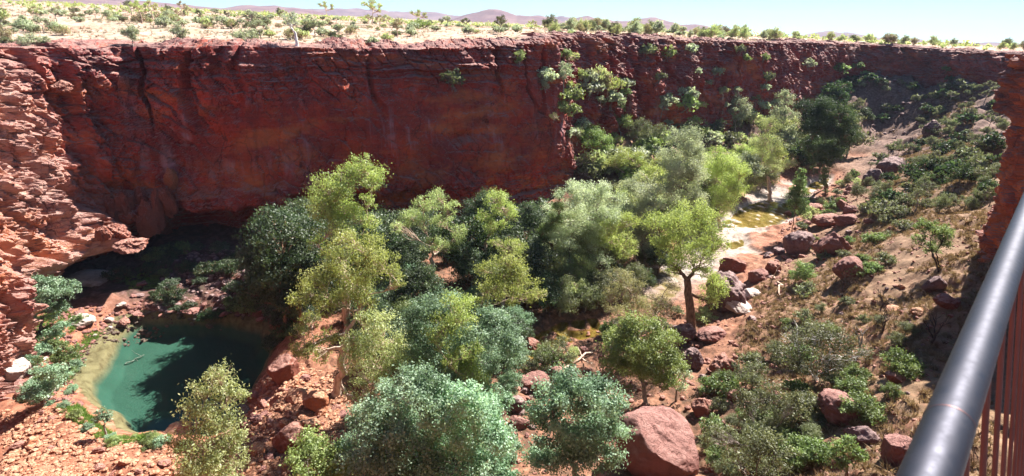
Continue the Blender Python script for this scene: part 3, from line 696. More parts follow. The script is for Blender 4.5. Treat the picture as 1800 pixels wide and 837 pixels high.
def build_tree(kind, base, lobes, seed, trunk_r=None, name='gum_tree', fork=None, cov=1.0, dist=None, bark=None, twigs=1.0, stems=1, size=None):
    """base and lobes in world metres; returns the Empty with children trunk and crown"""
    r = np.random.default_rng(seed); base = np.asarray(base, float); lobes = np.asarray(lobes, float)
    sz, cv, droop, asp, bk = KIND[kind]
    if size: sz = size
    if dist is not None: sz = max(sz, dist * .0022)
    Lr = lobes - np.array([*base, 0]); P, T, ends, NN = crown_points(Lr, sz, cv * cov, r)
    V, F, T = leaves(P, T, sz, r, droop, asp, NN)
    top = Lr[:, 2].max(); Hh = max(top, .5)
    if trunk_r is None: trunk_r = .022 * Hh + .04
    w = Lr[:, 3] ** 2; cen = (Lr[:, :3] * w[:, None]).sum(0) / w.sum()
    low = np.percentile(Lr[:, 2] - Lr[:, 3] * .5, 25)
    fk = np.array([cen[0] * .6, cen[1] * .6, max(low * .75, Hh * .22)]) if fork is None else np.asarray(fork, float) - base
    tubes = []
    minr = (dist or 80) * .0005
    for s in range(stems):
        b0 = np.array([0, 0, -.4]) + (r.normal(0, .25, 3) * [1, 1, 0] if stems > 1 else 0)
        f2 = fk + (r.normal(0, .12 * Hh, 3) * [1, 1, .4] if stems > 1 else 0)
        tp = curve(b0, f2, r, .05, 9); tr = trunk_r * np.linspace(1.15, .75, 9) / (stems ** .5); tr[0] *= 1.4
        tubes.append(tube(tp, tr, 9))
        mine = [i for i in range(len(Lr)) if i % stems == s]
        # a few main limbs, each feeding the lobes nearest to it
        order = sorted(mine, key=lambda i: Lr[i, 2])
        limb_pts = [(tp[-1], tr[-1]), (tp[-3], tr[-3])]
        for i in order:
            c = Lr[i, :3]
            cand = [(np.linalg.norm(c - q) + (2.0 if q[2] > c[2] + .3 else 0) * abs(q[2] - c[2]), q, rr) for q, rr in limb_pts]
            _, q, rr = min(cand, key=lambda t: t[0])
            Ln = np.linalg.norm(c - q); lr_ = min(rr * .72, trunk_r * (.25 + .5 * Lr[i, 3] / (Lr[:, 3].max())))
            lr_ = max(lr_, minr * 1.6)
            lp = curve(q, c, r, .12, 8, .05); rad = np.linspace(lr_, lr_ * .45, 8); tubes.append(tube(lp, rad, 6))
            limb_pts += [(lp[4], rad[4]), (lp[-1], rad[-1])]
            cc, cr = ends[i]
            nt_ = int(len(cc) * twigs)
            for k in range(min(nt_, len(cc))):
                st = lp[r.integers(3, 8)]; q2 = curve(st, cc[k], r, .14, 5); rr2 = max(lr_ * .3, minr)
                tubes.append(tube(q2, np.linspace(rr2, rr2 * .4, 5), 4))
    tv, tf = join(tubes)
    o = empty(name, base)
    link('trunk', mesh_np('trunk', tv, tf, BARK[bark or bk]), o)
    link('crown', leaf_mesh('crown', V, F, T, LEAF[kind]), o)
    return o
_wv = me_V[:, :NT].reshape(-1, 3); _q = _wv - EYE; _wf = _q @ _F; _ok = (_wf > 5) & (np.hypot(_wv[:, 0], _wv[:, 1]) > 60)
_wv = _wv[_ok]; _wf = _wf[_ok]; _q = _q[_ok]; _wu = W / 2 + F_PX * (_q @ _Rt) / _wf; _wy = H / 2 - F_PX * (_q @ _Up) / _wf
def wall_pt(px, py):
    d2 = (_wu - px) ** 2 + (_wy - py) ** 2; c = np.argsort(d2)[:30]; return _wv[c[_wf[c].argmin()]].copy()
def px_tree(kind, bpx, lobes_px, label, seed, name='gum_tree', cat='tree', group=None, D=None, fork_px=None, depth=.8, z=None, shift=0, wall=False, **kw):
    """lobes as seen in the photograph: (px, py, radius px [, depth offset in radii])"""
    B = hit(*bpx) if z is None else at_z(bpx[0], bpx[1], z)
    if D is not None: B = at_d(bpx[0], bpx[1], D); B[2] = ground(B[0], B[1]) if z is None else z
    if wall or D is not None: B = wall_pt(*bpx)
    D0 = math.hypot(B[0], B[1]); r = np.random.default_rng(seed + 900); L = []
    spread = max(10, np.std([l[0] for l in lobes_px]) if len(lobes_px) > 1 else 10)
    for l in lobes_px:
        dpx = r.uniform(-1, 1) * spread * depth
        p = at_d(l[0], l[1], D0); f = (p - EYE) @ _F; m = f / F_PX
        p = at_d(l[0], l[1], D0 + dpx * m); L.append((*p, l[2] * m * 1.33))
    f = (B - EYE) @ _F
    fork = None
    if fork_px: fork = at_d(fork_px[0], fork_px[1], D0)
    o = build_tree(kind, B, L, seed, name=name, dist=f, fork=fork, **kw)
    return tag(o, label, cat, group)
def copy_tree(o, parent=None):
    c = o.copy(); C.objects.link(c); c.parent = parent
    for ch in list(o.children): copy_tree(ch, c)
    return c
# ------------------------------------------------------------------ the trees of the gorge, one by one
T = px_tree
T('gum', (612, 585), [(640, 300, 27), (612, 312, 22), (652, 318, 18), (576, 332, 26), (566, 365, 26), (597, 345, 22), (650, 352, 13), (588, 398, 28), (620, 383, 24), (648, 388, 14), (556, 425, 12), (600, 370, 22), (575, 445, 13)],
  'tall slender pale green gum rising highest against the red wall', 1, fork_px=(600, 455), cov=1.0, depth=.5)
T('gum', (590, 692), [(642, 440, 30), (602, 450, 32), (560, 492, 30), (618, 498, 36), (665, 470, 28), (692, 478, 14), (536, 520, 22), (582, 528, 26), (640, 520, 24), (605, 420, 18), (545, 560, 13), (535, 612, 18), (560, 622, 20), (532, 582, 13), (572, 598, 17), (700, 500, 9)],
  'big yellow-green gum with bent pinkish trunk on the rubble beside the pool', 2, fork_px=(608, 585), trunk_r=.5, cov=1.05)
T('gum_grey', (652, 745), [(662, 568, 24), (642, 600, 30), (690, 600, 26), (660, 640, 34), (700, 640, 22), (622, 632, 22), (682, 672, 22), (642, 684, 24), (704, 690, 18), (668, 710, 20), (640, 560, 14), (620, 600, 16)],
  'soft rounded green gum just right of the bent trunk', 3, cov=1.0, stems=3)
T('gum_grey', (352, 905), [(388, 658, 18), (368, 685, 26), (402, 700, 22), (352, 728, 30), (390, 750, 32), (340, 782, 32), (404, 790, 26), (372, 822, 34), (420, 765, 12), (328, 822, 22), (400, 835, 25), (350, 860, 30)],
  'feathery grey-green gum standing in front of the pool', 4, cov=1.1, stems=2)
T('lime', (562, 880), [(545, 775, 22), (562, 800, 30), (592, 812, 26), (530, 812, 24), (612, 832, 20), (560, 840, 30)],
  'rounded light green bush at the bottom edge below the rubble', 5, name='bush', cat='bush')
T('fig', (705, 850), [(640, 740, 26), (680, 820, 36), (740, 830, 34), (690, 708, 38), (740, 688, 36), (722, 752, 46), (668, 768, 36), (640, 806, 34), (700, 812, 44), (760, 790, 34), (610, 790, 20), (720, 670, 22)],
  'spreading blue-green fig tree below the rounded gum', 6, name='fig_tree', cov=1.15)
T('fig', (825, 870), [(880, 835, 28), (820, 700, 24), (800, 850, 34), (790, 712, 34), (800, 760, 40), (842, 762, 42), (800, 812, 44), (862, 806, 36), (838, 720, 28), (770, 740, 26), (880, 770, 20), (760, 830, 30)],
  'dense blue-green fig tree at bottom centre', 7, name='fig_tree', cov=1.15)
T('fig', (872, 742), [(862, 696, 22), (880, 716, 18), (846, 706, 18), (890, 700, 12)], 'small dark fig beside the reddish stream boulders', 8, name='fig_tree')
T('fig', (1015, 850), [(1010, 678, 36), (972, 708, 34), (1050, 700, 34), (1020, 748, 44), (962, 752, 28), (1072, 744, 26), (1000, 800, 40), (1050, 796, 30), (940, 790, 20), (960, 815, 22), (1085, 718, 16)],
  'broad glossy fig tree left of the biggest boulder', 9, name='fig_tree', cov=1.2)
T('fig', (815, 700), [(782, 548, 36), (745, 578, 34), (855, 588, 32), (900, 600, 26), (890, 636, 22), (755, 622, 34), (805, 640, 34), (850, 640, 24), (735, 545, 20), (820, 600, 30), (868, 560, 18), (780, 672, 24)],
  'wide blue-green fig spreading behind the leaning gum', 10, name='fig_tree', cov=1.1)
T('gum', (838, 650), [(880, 482, 30), (915, 492, 24), (932, 520, 15), (860, 508, 22), (845, 475, 10), (902, 462, 18), (950, 520, 10), (845, 540, 14), (900, 520, 14)],
  'leaning gum with forked pinkish limbs at the centre', 11, fork_px=(838, 575), trunk_r=.42)
T('gum', (812, 735), [(800, 545, 28), (780, 578, 26), (812, 562, 20), (766, 598, 14), (828, 618, 18), (820, 645, 28), (842, 680, 18), (800, 625, 16), (830, 665, 20), (790, 640, 12)],
  'yellowish gum of two drooping crowns before the wide fig', 12, trunk_r=.33, fork_px=(818, 660))
T('gum', (850, 505), [(872, 350, 16), (886, 368, 17), (860, 384, 15), (903, 380, 9), (868, 404, 13), (884, 396, 10)], 'small upright gum with curved stem in the shadow', 13, fork_px=(853, 430), depth=.4)
T('gum_grey', (762, 520), [(770, 346, 15), (750, 358, 17), (790, 368, 13), (778, 392, 15), (802, 412, 17), (722, 386, 18), (758, 428, 15), (700, 400, 12), (740, 392, 14), (786, 434, 13)], 'grey gum spreading thin limbs before the shaded wall', 14)
T('gum', (880, 545), [(896, 440, 17), (880, 466, 15), (912, 430, 13), (870, 428, 9), (900, 470, 12)], 'little yellow-green gum behind the leaning gum', 15, depth=.5)
T('silver', (1020, 500), [(1010, 348, 24), (1050, 345, 24), (990, 378, 26), (1032, 388, 28), (1070, 380, 20), (1082, 350, 14), (1000, 420, 25), (1042, 430, 24), (970, 402, 18), (955, 440, 20), (1000, 460, 22), (1050, 460, 18), (965, 470, 20)],
  'large silver-grey leafed tree under the end of the wall', 16, cov=1.1)
T('green', (972, 500), [(985, 362, 11), (975, 385, 12), (958, 400, 11), (982, 342, 8), (950, 420, 12)], 'narrow bright green tree beside the silver-grey one', 17, depth=.4)
T('gum', (1086, 500), [(1102, 392, 18), (1076, 402, 18), (1092, 430, 20), (1060, 420, 14), (1104, 445, 14)], 'pale green gum right of the silver-grey tree', 18)
T('silver', (1140, 470), [(1130, 342, 22), (1118, 370, 22), (1150, 398, 20), (1105, 330, 14), (1145, 360, 18), (1120, 420, 18), (1140, 440, 14)], 'grey-leaved tree left of the spreading paperbark', 19)
T('gum', (1218, 592), [(1200, 398, 36), (1250, 408, 26), (1162, 398, 25), (1222, 378, 28), (1190, 432, 30), (1240, 446, 24), (1160, 432, 18), (1270, 432, 11), (1252, 498, 20), (1246, 528, 16), (1262, 510, 14), (1190, 470, 18), (1228, 470, 18)],
  'spreading paperbark with a stout straight trunk above the creek boulders', 20, name='paperbark_tree', fork_px=(1208, 492), trunk_r=.75, cov=1.0, bark='brown')
T('silver', (1192, 440), [(1202, 248, 24), (1196, 285, 28), (1216, 310, 24), (1184, 326, 24), (1226, 268, 14), (1176, 288, 14), (1200, 360, 22), (1220, 345, 18), (1180, 360, 16)], 'tall weeping pale tree halfway along the creek', 21, cov=1.15)
T('gum', (1268, 400), [(1262, 278, 20), (1288, 298, 24), (1250, 318, 26), (1292, 326, 22), (1238, 348, 22), (1270, 348, 22), (1304, 306, 14), (1232, 376, 18), (1255, 372, 18)], 'rounded pale green gum beside the creek slabs', 22, cov=1.15)
T('gum_grey', (1356, 350), [(1350, 220, 16), (1344, 245, 18), (1340, 276, 16), (1364, 298, 15), (1390, 290, 11), (1362, 262, 14), (1338, 305, 12)], 'irregular grey-green gum before the shaded bend', 23, cov=.9)
T('silver', (1385, 240), [(1382, 172, 12), (1375, 198, 13), (1392, 205, 10), (1372, 215, 10)], 'pale shrub high on the spur by the bend', 24, name='shrub', cat='shrub')
T('silver', (1292, 232), [(1290, 178, 14), (1312, 194, 12), (1280, 198, 10), (1300, 208, 9)], 'pale round shrub on the ledge above the weeping tree', 25, name='shrub', cat='shrub')
T('dark', (1452, 335), [(1420, 198, 20), (1450, 193, 22), (1480, 200, 20), (1470, 230, 24), (1432, 230, 24), (1450, 262, 22), (1488, 240, 14), (1420, 260, 15), (1470, 270, 16), (1440, 290, 14)], 'big dark green tree in the shaded bend of the gorge', 26, cov=1.3)
T('green', (1392, 412), [(1408, 302, 6), (1407, 316, 9), (1405, 332, 12), (1402, 348, 14), (1400, 362, 14)], 'narrow cone-shaped casuarina beside the creek pool', 27, name='casuarina_tree', depth=.4, cov=1.3, fork_px=(1398, 375), trunk_r=.12)
T('green', (1452, 345), [(1452, 300, 6), (1450, 312, 7), (1448, 322, 6)], 'small pointed green tree on the far side of the creek', 28, depth=.4)
T('fig', (1432, 305), [(1428, 268, 11), (1436, 280, 11), (1422, 284, 9)], 'small blue-green bush below the big dark tree', 29, name='bush', cat='bush')
T('lime', (1135, 715), [(1130, 588, 30), (1162, 600, 26), (1100, 616, 30), (1150, 636, 32), (1184, 640, 20), (1120, 656, 28), (1082, 600, 20), (1172, 668, 16), (1080, 640, 20), (1105, 580, 18)],
  'dense bright green bush above the biggest boulder', 30, name='bush', cat='bush', cov=1.3)
T('silver', (1188, 705), [(1190, 648, 14), (1206, 660, 11), (1178, 668, 11), (1200, 680, 9)], 'small grey twiggy shrub by the biggest boulder', 31, name='shrub', cat='shrub', cov=.7)
T('straw', (1100, 585), [(1090, 492, 18), (1112, 512, 22), (1072, 518, 14), (1132, 538, 18), (1080, 545, 14), (1110, 550, 16)], 'beige-green feathery tree beside the narrow stream', 32, cov=1.0)
T('straw', (1160, 590), [(1160, 530, 16), (1175, 545, 18), (1150, 555, 16), (1185, 500, 12)], 'wispy pale sapling left of the stout paperbark trunk', 33, cov=.7)
T('olive', (968, 652), [(970, 618, 18), (950, 630, 15), (990, 606, 14), (1000, 625, 10)], 'low feathery olive shrub on the pink stream rocks', 34, name='shrub', cat='shrub', cov=.8)
T('fig', (68, 590), [(80, 508, 18), (60, 530, 18), (108, 510, 17), (90, 545, 18), (130, 505, 9), (48, 556, 12), (70, 495, 10)], 'grey-green fig bush leaning over the left pool bank', 35, name='bush', cat='bush', cov=1.1)
T('fig', (72, 712), [(78, 650, 14), (62, 688, 17), (90, 680, 15), (100, 655, 12), (52, 700, 11)], 'blue-green fig bush below the left bank ledge', 36, name='bush', cat='bush', cov=1.1)
T('green', (120, 640), [(125, 620, 13), (108, 630, 11), (100, 606, 10)], 'bright green bush at the waterline left of the pool', 37, name='bush', cat='bush', cov=1.2)
T('fig', (98, 612), [(95, 588, 12), (108, 575, 9), (85, 600, 10)], 'pale fig shrub between the bank slabs and the water', 38, name='shrub', cat='shrub')
T('fig', (182, 762), [(180, 728, 10), (190, 735, 7), (172, 736, 7)], 'tiny fig sapling on the orange rubble', 39, name='sapling', cat='sapling', depth=.3)
T('olive', (1440, 672), [(1400, 598, 24), (1440, 590, 26), (1480, 602, 24), (1455, 634, 26), (1405, 642, 22), (1498, 638, 16), (1376, 618, 16), (1520, 620, 12)], 'wide olive bush with bare white branches on the slope', 40, name='bush', cat='bush', cov=.75, bark='white', stems=4, twigs=1.0)
T('olive', (1350, 770), [(1352, 700, 26), (1330, 730, 24), (1382, 740, 26), (1308, 706, 18), (1400, 706, 18), (1350, 762, 22)], 'tangled olive bush right of the dark gully', 41, name='bush', cat='bush', cov=.9, stems=3)
T('olive', (1340, 850), [(1332, 790, 30), (1290, 776, 24), (1372, 800, 24), (1258, 770, 18), (1300, 815, 24), (1350, 826, 22)], 'olive bush at the bottom edge right of the biggest boulder', 42, name='bush', cat='bush', stems=3)
T('green', (1492, 835), [(1490, 790, 18), (1472, 806, 14), (1510, 800, 12), (1495, 775, 10)], 'fresh green bush between the red slabs and the rail', 43, name='bush', cat='bush', cov=1.0)
T('green', (1650, 476), [(1642, 408, 16), (1620, 396, 12), (1656, 424, 13), (1638, 436, 11), (1664, 405, 9), (1616, 420, 9)], 'young green tree with thin dark stems on the grassy slope', 44, name='young_tree', cov=.75, stems=3, bark='burnt')
T('green', (1412, 500), [(1410, 470, 12), (1402, 482, 11), (1420, 484, 10)], 'round green bush below the two creekside boulders', 45, name='bush', cat='bush')
T('olive', (1308, 700), [(1300, 655, 16), (1320, 668, 14), (1335, 650, 12)], 'small olive shrub above the tangled bush', 46, name='shrub', cat='shrub')
T('lime', (1040, 275), [(1032, 236, 19), (1056, 246, 16), (1018, 250, 12), (1066, 262, 11)], 'lime green bush on the spur left of the talus gully', 47, name='bush', cat='bush', cov=1.0)
T('lime', (1092, 245), [(1084, 196, 11), (1076, 210, 12), (1098, 214, 11), (1090, 190, 8)], 'lime green bush near the top of the broken spur', 48, name='bush', cat='bush')
T('gum', (1100, 318), [(1090, 276, 18), (1112, 280, 15), (1076, 288, 13), (1128, 290, 9), (1108, 296, 12)], 'flat-topped light green tree at the middle of the spur', 49)
T('straw', (1055, 168), [(1056, 138, 14), (1042, 145, 10), (1066, 148, 8)], 'pale yellow-green shrub on the upper ledge of the spur', 50, name='shrub', cat='shrub', D=172, z=29)
T('silver', (992, 160), [(992, 118, 9), (986, 132, 9), (1000, 130, 7)], 'grey shrub standing on the ledge below the rim', 51, name='shrub', cat='shrub', D=158, z=29)
T('lime', (1020, 150), [(1020, 131, 9), (1008, 134, 6), (1030, 134, 5)], 'small lime bush on the ledge right of the grey shrub', 52, name='shrub', cat='shrub', D=162, z=31)
T('silver', (958, 165), [(955, 148, 9), (965, 138, 6), (948, 156, 6)], 'pale shrub clinging left of the ledge bushes', 53, name='shrub', cat='shrub', D=154, z=27)
T('lime', (990, 215), [(990, 185, 10), (984, 198, 8), (1000, 196, 8)], 'light green shrub on the broken ledges halfway down', 54, name='shrub', cat='shrub', D=154, z=20)
T('lime', (916, 115), [(914, 97, 7), (910, 106, 5)], 'lone little bush just under the rim left of the spur', 55, name='shrub', cat='shrub', D=145, z=39)
T('olive', (1130, 262), [(1125, 222, 14), (1142, 235, 14), (1160, 230, 10), (1112, 238, 9)], 'dull olive bush in the hollow behind the spur', 56, name='bush', cat='bush')

# protos for the filling growth
def proto(kind, h, lobes, seed, name, **kw):
    o = build_tree(kind, (0, 0, 0), [(a * h, b * h, c * h, d * h) for a, b, c, d in lobes], seed, name=name, **kw); return o
TALL = [(0, 0, .85, .16), (.12, .05, .7, .18), (-.14, .02, .68, .17), (.02, -.12, .58, .17), (.2, -.04, .52, .13), (-.18, .1, .5, .15), (0, .14, .62, .16)]
ROUND = [(0, 0, .72, .24), (.22, .05, .55, .22), (-.22, 0, .52, .22), (.02, -.2, .5, .22), (0, .2, .5, .22), (.1, -.1, .3, .2)]
LOW = [(0, 0, .6, .30), (.4, .1, .42, .28), (-.4, 0, .4, .28), (.05, -.38, .38, .28), (0, .4, .4, .28)]
OPEN = [(0, 0, .86, .15), (.28, .1, .74, .14), (-.26, .05, .76, .14), (.05, -.25, .7, .13), (-.1, .25, .66, .13), (.38, -.1, .56, .09)]
used_protos = {}
def get_proto(kind, form, name, dist):
    key = (kind, form, int(dist / 60))
    v = used_protos.setdefault(key, [])
    if len(v) < 3:
        sd_ = hash_int(kind + form) + len(v) * 31
        r = np.random.default_rng(sd_)
        shp = {'tall': TALL, 'round': ROUND, 'low': LOW, 'open': OPEN}[form]
        shp = [(a + r.normal(0, .05), b + r.normal(0, .05), c + r.normal(0, .04), d * r.uniform(1.1, 1.5)) for a, b, c, d in shp]
        h = {'tall': 11, 'round': 7, 'low': 2.2, 'open': 5}[form]
        o = proto(kind, h, shp, sd_, name, dist=dist, stems=(3 if form == 'low' else 1), size=(.16 if form == 'low' else None))
        o['unit_h'] = h; v.append(o); o['fresh'] = 1; return o, True
    o = v[int(rng.integers(0, 3))]; return o, False
def hash_int(s):
    h = 7
    for ch in s: h = (h * 131 + ord(ch)) % 100003
    return h
def plant(kind, form, P, height, name, cat, label, group):
    dist = float((np.asarray(P) - EYE) @ _F)
    o, fresh = get_proto(kind, form, name, dist)
    c = o if fresh else copy_tree(o)
    if not fresh: c.name = name
    uh = {'tall': 11, 'round': 7, 'low': 2.2, 'open': 5}[form]; s = height / uh
    c.location = [float(v) for v in P]; c.scale = (s * rng.uniform(.85, 1.2), s * rng.uniform(.85, 1.2), s); c.rotation_euler = (0, 0, float(rng.uniform(0, 6.28)))
    for k in ('unit_h', 'fresh'):
        if k in c: del c[k]
    tag(c, label, cat, group); return c
def scatter_px(n, poly_px, seed, mind=10):
    """n spaced points inside a photo polygon"""
    r = np.random.default_rng(seed); P = np.array(poly_px, float); lo, hi = P.min(0), P.max(0); out = []; tries = 0
    while len(out) < n and tries < n * 60:
        tries += 1; q = r.uniform(lo, hi)
        if sdf(np.array([q[0]]), np.array([q[1]]), P)[0] > 0: continue
        if out and min(math.hypot(q[0] - a[0], q[1] - a[1]) for a in out) < mind: continue
        out.append(q)
    return out
def fill(n, poly_px, seed, specs, hrange, name, cat, label, group, mind=10, lift=0):
    r = np.random.default_rng(seed + 5)
    for q in scatter_px(n, poly_px, seed, mind):
        P = hit(q[0], q[1]); kind, form = specs[int(r.integers(0, len(specs)))]
        plant(kind, form, P + np.array([0, 0, lift]), r.uniform(*hrange), name, cat, label, group)
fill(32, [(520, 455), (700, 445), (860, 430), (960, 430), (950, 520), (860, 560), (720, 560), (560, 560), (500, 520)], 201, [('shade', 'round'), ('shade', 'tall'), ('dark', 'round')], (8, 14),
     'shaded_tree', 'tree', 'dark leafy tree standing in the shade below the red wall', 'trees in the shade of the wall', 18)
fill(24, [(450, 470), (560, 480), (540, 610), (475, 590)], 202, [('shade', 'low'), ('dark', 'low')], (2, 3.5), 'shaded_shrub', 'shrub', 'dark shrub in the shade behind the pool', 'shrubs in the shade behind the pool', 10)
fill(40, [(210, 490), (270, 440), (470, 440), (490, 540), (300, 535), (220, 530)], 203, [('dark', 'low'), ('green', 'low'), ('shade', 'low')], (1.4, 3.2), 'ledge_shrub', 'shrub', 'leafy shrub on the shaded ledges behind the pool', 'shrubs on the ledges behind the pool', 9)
fill(44, [(930, 470), (1000, 440), (1120, 420), (1230, 400), (1330, 340), (1390, 290), (1380, 250), (1280, 300), (1160, 330), (1090, 350), (1010, 430)], 204, [('gum_grey', 'round'), ('silver', 'round'), ('gum', 'tall'), ('olive', 'round')], (7, 13),
     'creekside_tree', 'tree', 'mixed green tree in the belt below the broken wall', 'trees along the foot of the wall', 16)
fill(60, [(1020, 300), (1120, 240), (1380, 190), (1400, 240), (1300, 290), (1180, 330), (1060, 340)], 205, [('silver', 'low'), ('olive', 'low'), ('lime', 'low'), ('gum_grey', 'low')], (3, 7),
     'talus_shrub', 'shrub', 'scrubby bush on the broken rock under the far wall', 'shrubs on the broken rock of the far side', 11)
fill(30, [(1400, 190), (1480, 140), (1700, 132), (1700, 170), (1600, 210), (1500, 240), (1480, 240)], 206, [('olive', 'low'), ('dark', 'low')], (2, 5),
     'scree_shrub', 'shrub', 'dark shrub on the shaded scree at the far bend', 'shrubs on the far scree', 11)
fill(125, [(1480, 330), (1560, 270), (1660, 165), (1760, 140), (1765, 300), (1740, 370), (1600, 380), (1540, 400)], 207, [('olive', 'low'), ('olive', 'round'), ('olive', 'open'), ('dark', 'low')], (2.4, 5.6),
     'slope_shrub', 'shrub', 'olive shrub on the upper part of the grassy slope', 'shrubs on the upper grassy slope', 10)
fill(20, [(1400, 400), (1520, 350), (1600, 400), (1560, 500), (1440, 500), (1400, 560)], 208, [('olive', 'low'), ('green', 'low')], (1.6, 3.4),
     'slope_shrub', 'shrub', 'low olive shrub scattered on the middle grassy slope', 'low shrubs on the middle slope', 24)
fill(48, [(1230, 700), (1300, 640), (1380, 560), (1500, 540), (1600, 600), (1580, 700), (1480, 760), (1420, 837), (1240, 837)], 209, [('olive', 'low'), ('olive', 'round'), ('green', 'low')], (1.5, 3.4),
     'slope_shrub', 'shrub', 'tangled olive shrub on the lower slope', 'tangled shrubs on the lower slope', 22)
fill(14, [(60, 600), (120, 575), (150, 560), (130, 640), (90, 700), (45, 690)], 210, [('green', 'low'), ('fig', 'low')], (1., 2.),
     'bank_plant', 'plant', 'leafy green plant on the left bank of the pool', 'plants on the left pool bank', 12)
fill(16, [(880, 640), (960, 690), (1080, 560), (1200, 600), (1240, 560), (1180, 520), (1100, 590), (1000, 610)], 211, [('olive', 'low'), ('gum_grey', 'low'), ('green', 'low')], (1.5, 3), 'stream_shrub', 'shrub', 'light green shrub beside the stream in the gorge floor', 'shrubs beside the stream', 20)
fill(14, [(1390, 360), (1440, 340), (1500, 300), (1540, 300), (1480, 370), (1400, 400)], 212, [('olive', 'low'), ('green', 'low'), ('gum_grey', 'low')], (1.5, 3.2), 'creek_shrub', 'shrub', 'green shrub among the boulders right of the creek', 'shrubs right of the creek', 14)
fill(22, [(900, 480), (1000, 470), (1110, 450), (1170, 470), (1150, 520), (1060, 555), (960, 560), (900, 560)], 213, [('dark', 'round'), ('olive', 'round'), ('gum_grey', 'round')], (5, 9),
     'valley_tree', 'tree', 'bushy tree in the hollow above the shaded stream pool', 'trees above the shaded stream pool', 17)
fill(12, [(640, 700), (900, 700), (900, 837), (620, 837)], 214, [('fig', 'low'), ('fig', 'round')], (3, 5), 'fig_bush', 'bush', 'blue-green fig bush filling between the large figs', 'fig bushes at bottom centre', 26)
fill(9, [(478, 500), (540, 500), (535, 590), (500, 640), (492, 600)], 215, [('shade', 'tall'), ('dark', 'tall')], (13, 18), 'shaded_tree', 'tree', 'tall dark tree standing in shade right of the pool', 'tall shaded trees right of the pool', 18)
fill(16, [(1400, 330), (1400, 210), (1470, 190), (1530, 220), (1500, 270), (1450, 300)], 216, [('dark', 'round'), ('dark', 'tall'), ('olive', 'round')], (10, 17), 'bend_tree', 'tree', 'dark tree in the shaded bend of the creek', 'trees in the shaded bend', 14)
fill(26, [(60, 620), (110, 590), (130, 700), (210, 765), (310, 775), (330, 800), (200, 790), (110, 740), (50, 700)], 217, [('green', 'low'), ('lime', 'low'), ('fig', 'low')], (.7, 1.6), 'bank_plant', 'plant', 'small green plant at the edge of the pool rubble', 'small plants at the edge of the rubble', 11)
fill(30, [(620, 560), (760, 520), (900, 560), (950, 620), (880, 660), (760, 700), (640, 640)], 218, [('fig', 'round'), ('green', 'round'), ('shade', 'round')], (4, 8), 'valley_bush', 'bush', 'leafy bush in the thicket between the gums', 'bushes of the thicket between the gums', 18)
fill(22, [(1000, 440), (1100, 380), (1180, 330), (1320, 300), (1300, 370), (1230, 400), (1160, 450), (1080, 500), (1010, 500)], 219, [('silver', 'tall'), ('gum', 'tall'), ('gum_grey', 'tall'), ('silver', 'open')], (9, 14), 'slender_gum', 'tree', 'slender pale-trunked gum in the belt of trees along the creek', 'slender gums along the creek', 18)
# clinging bushes on the wall itself
r_ = np.random.default_rng(5)
for (px, py, D, k) in [(1140, 100, 186, 'olive'), (1178, 103, 190, 'lime'), (1215, 90, 205, 'silver'), (1300, 92, 222, 'olive'), (1310, 105, 224, 'lime'), (1345, 105, 238, 'lime'), (1160, 140, 184, 'olive'), (1230, 130, 200, 'silver'), (1245, 150, 200, 'silver'),
                       (1475, 125, 312, 'green'), (1505, 120, 326, 'green'), (1520, 130, 330, 'lime'), (1662, 125, 340, 'green'), (800, 150, 118, 'olive'), (1170, 185, 0, 'silver'), (1210, 170, 0, 'silver'), (1230, 190, 0, 'gum'), (1260, 130, 0, 'silver'), (1350, 140, 0, 'olive'), (975, 210, 0, 'straw'), (1000, 240, 0, 'silver'), (1060, 180, 0, 'olive'), (1420, 120, 0, 'silver'), (990, 100, 143, 'green'), (1100, 150, 178, 'silver')]:
    Pw = wall_pt(px, py)
    plant(k, 'low', Pw + np.array([0, 0, -.5]), float(r_.uniform(2.8, 5.4)), 'clinging_shrub', 'shrub', 'small bush clinging to the face of the far wall', 'bushes clinging to the far wall')

for q in scatter_px(34, [(940, 130), (1000, 95), (1080, 120), (1130, 190), (1230, 170), (1330, 150), (1400, 150), (1390, 230), (1250, 240), (1120, 260), (1010, 260)], 303, 15):
    plant(['silver', 'gum_grey', 'lime', 'silver', 'gum'][int(r_.integers(0, 5))], 'low' if r_.random() < .6 else 'open', wall_pt(*q) + np.array([0, 0, -.6]), float(r_.uniform(3.5, 6.5)), 'ledge_bush', 'bush', 'pale green bush on the broken ledges of the wall right of centre', 'bushes cascading down the broken wall')
# ------------------------------------------------------------------ boulders
def bould_mat(name, dark, mid, light, cap):
    return rock_mat(name, (dark, mid, light, mid), cap=cap, bump=.8, scale=2.2, strata=.35, streak=.25)
RM = {'red': bould_mat('red_boulder', (.10, .03, .025), (.30, .095, .06), (.46, .20, .14), (.44, .24, .19)),
      'pink': bould_mat('pink_boulder', (.16, .06, .05), (.28, .11, .09), (.40, .20, .165), (.36, .19, .16)),
      'purple': bould_mat('purple_boulder', (.05, .03, .035), (.19, .10, .10), (.36, .24, .22), (.38, .26, .24)),
      'orange': bould_mat('orange_boulder', (.20, .05, .025), (.46, .17, .08), (.58, .32, .18), (.58, .34, .22)),
      'pale': bould_mat('pale_slab', (.25, .15, .13), (.50, .37, .31), (.62, .52, .46), (.64, .54, .48))}
def ico(sub):
    bm = bmesh.new(); bmesh.ops.create_icosphere(bm, subdivisions=sub, radius=1)
    V = np.array([v.co[:] for v in bm.verts]); F = np.array([[v.index for v in f.verts] for f in bm.faces]); bm.free(); return V, F
import bmesh
ICO = {k: ico(k) for k in (2, 3, 4, 5, 6)}
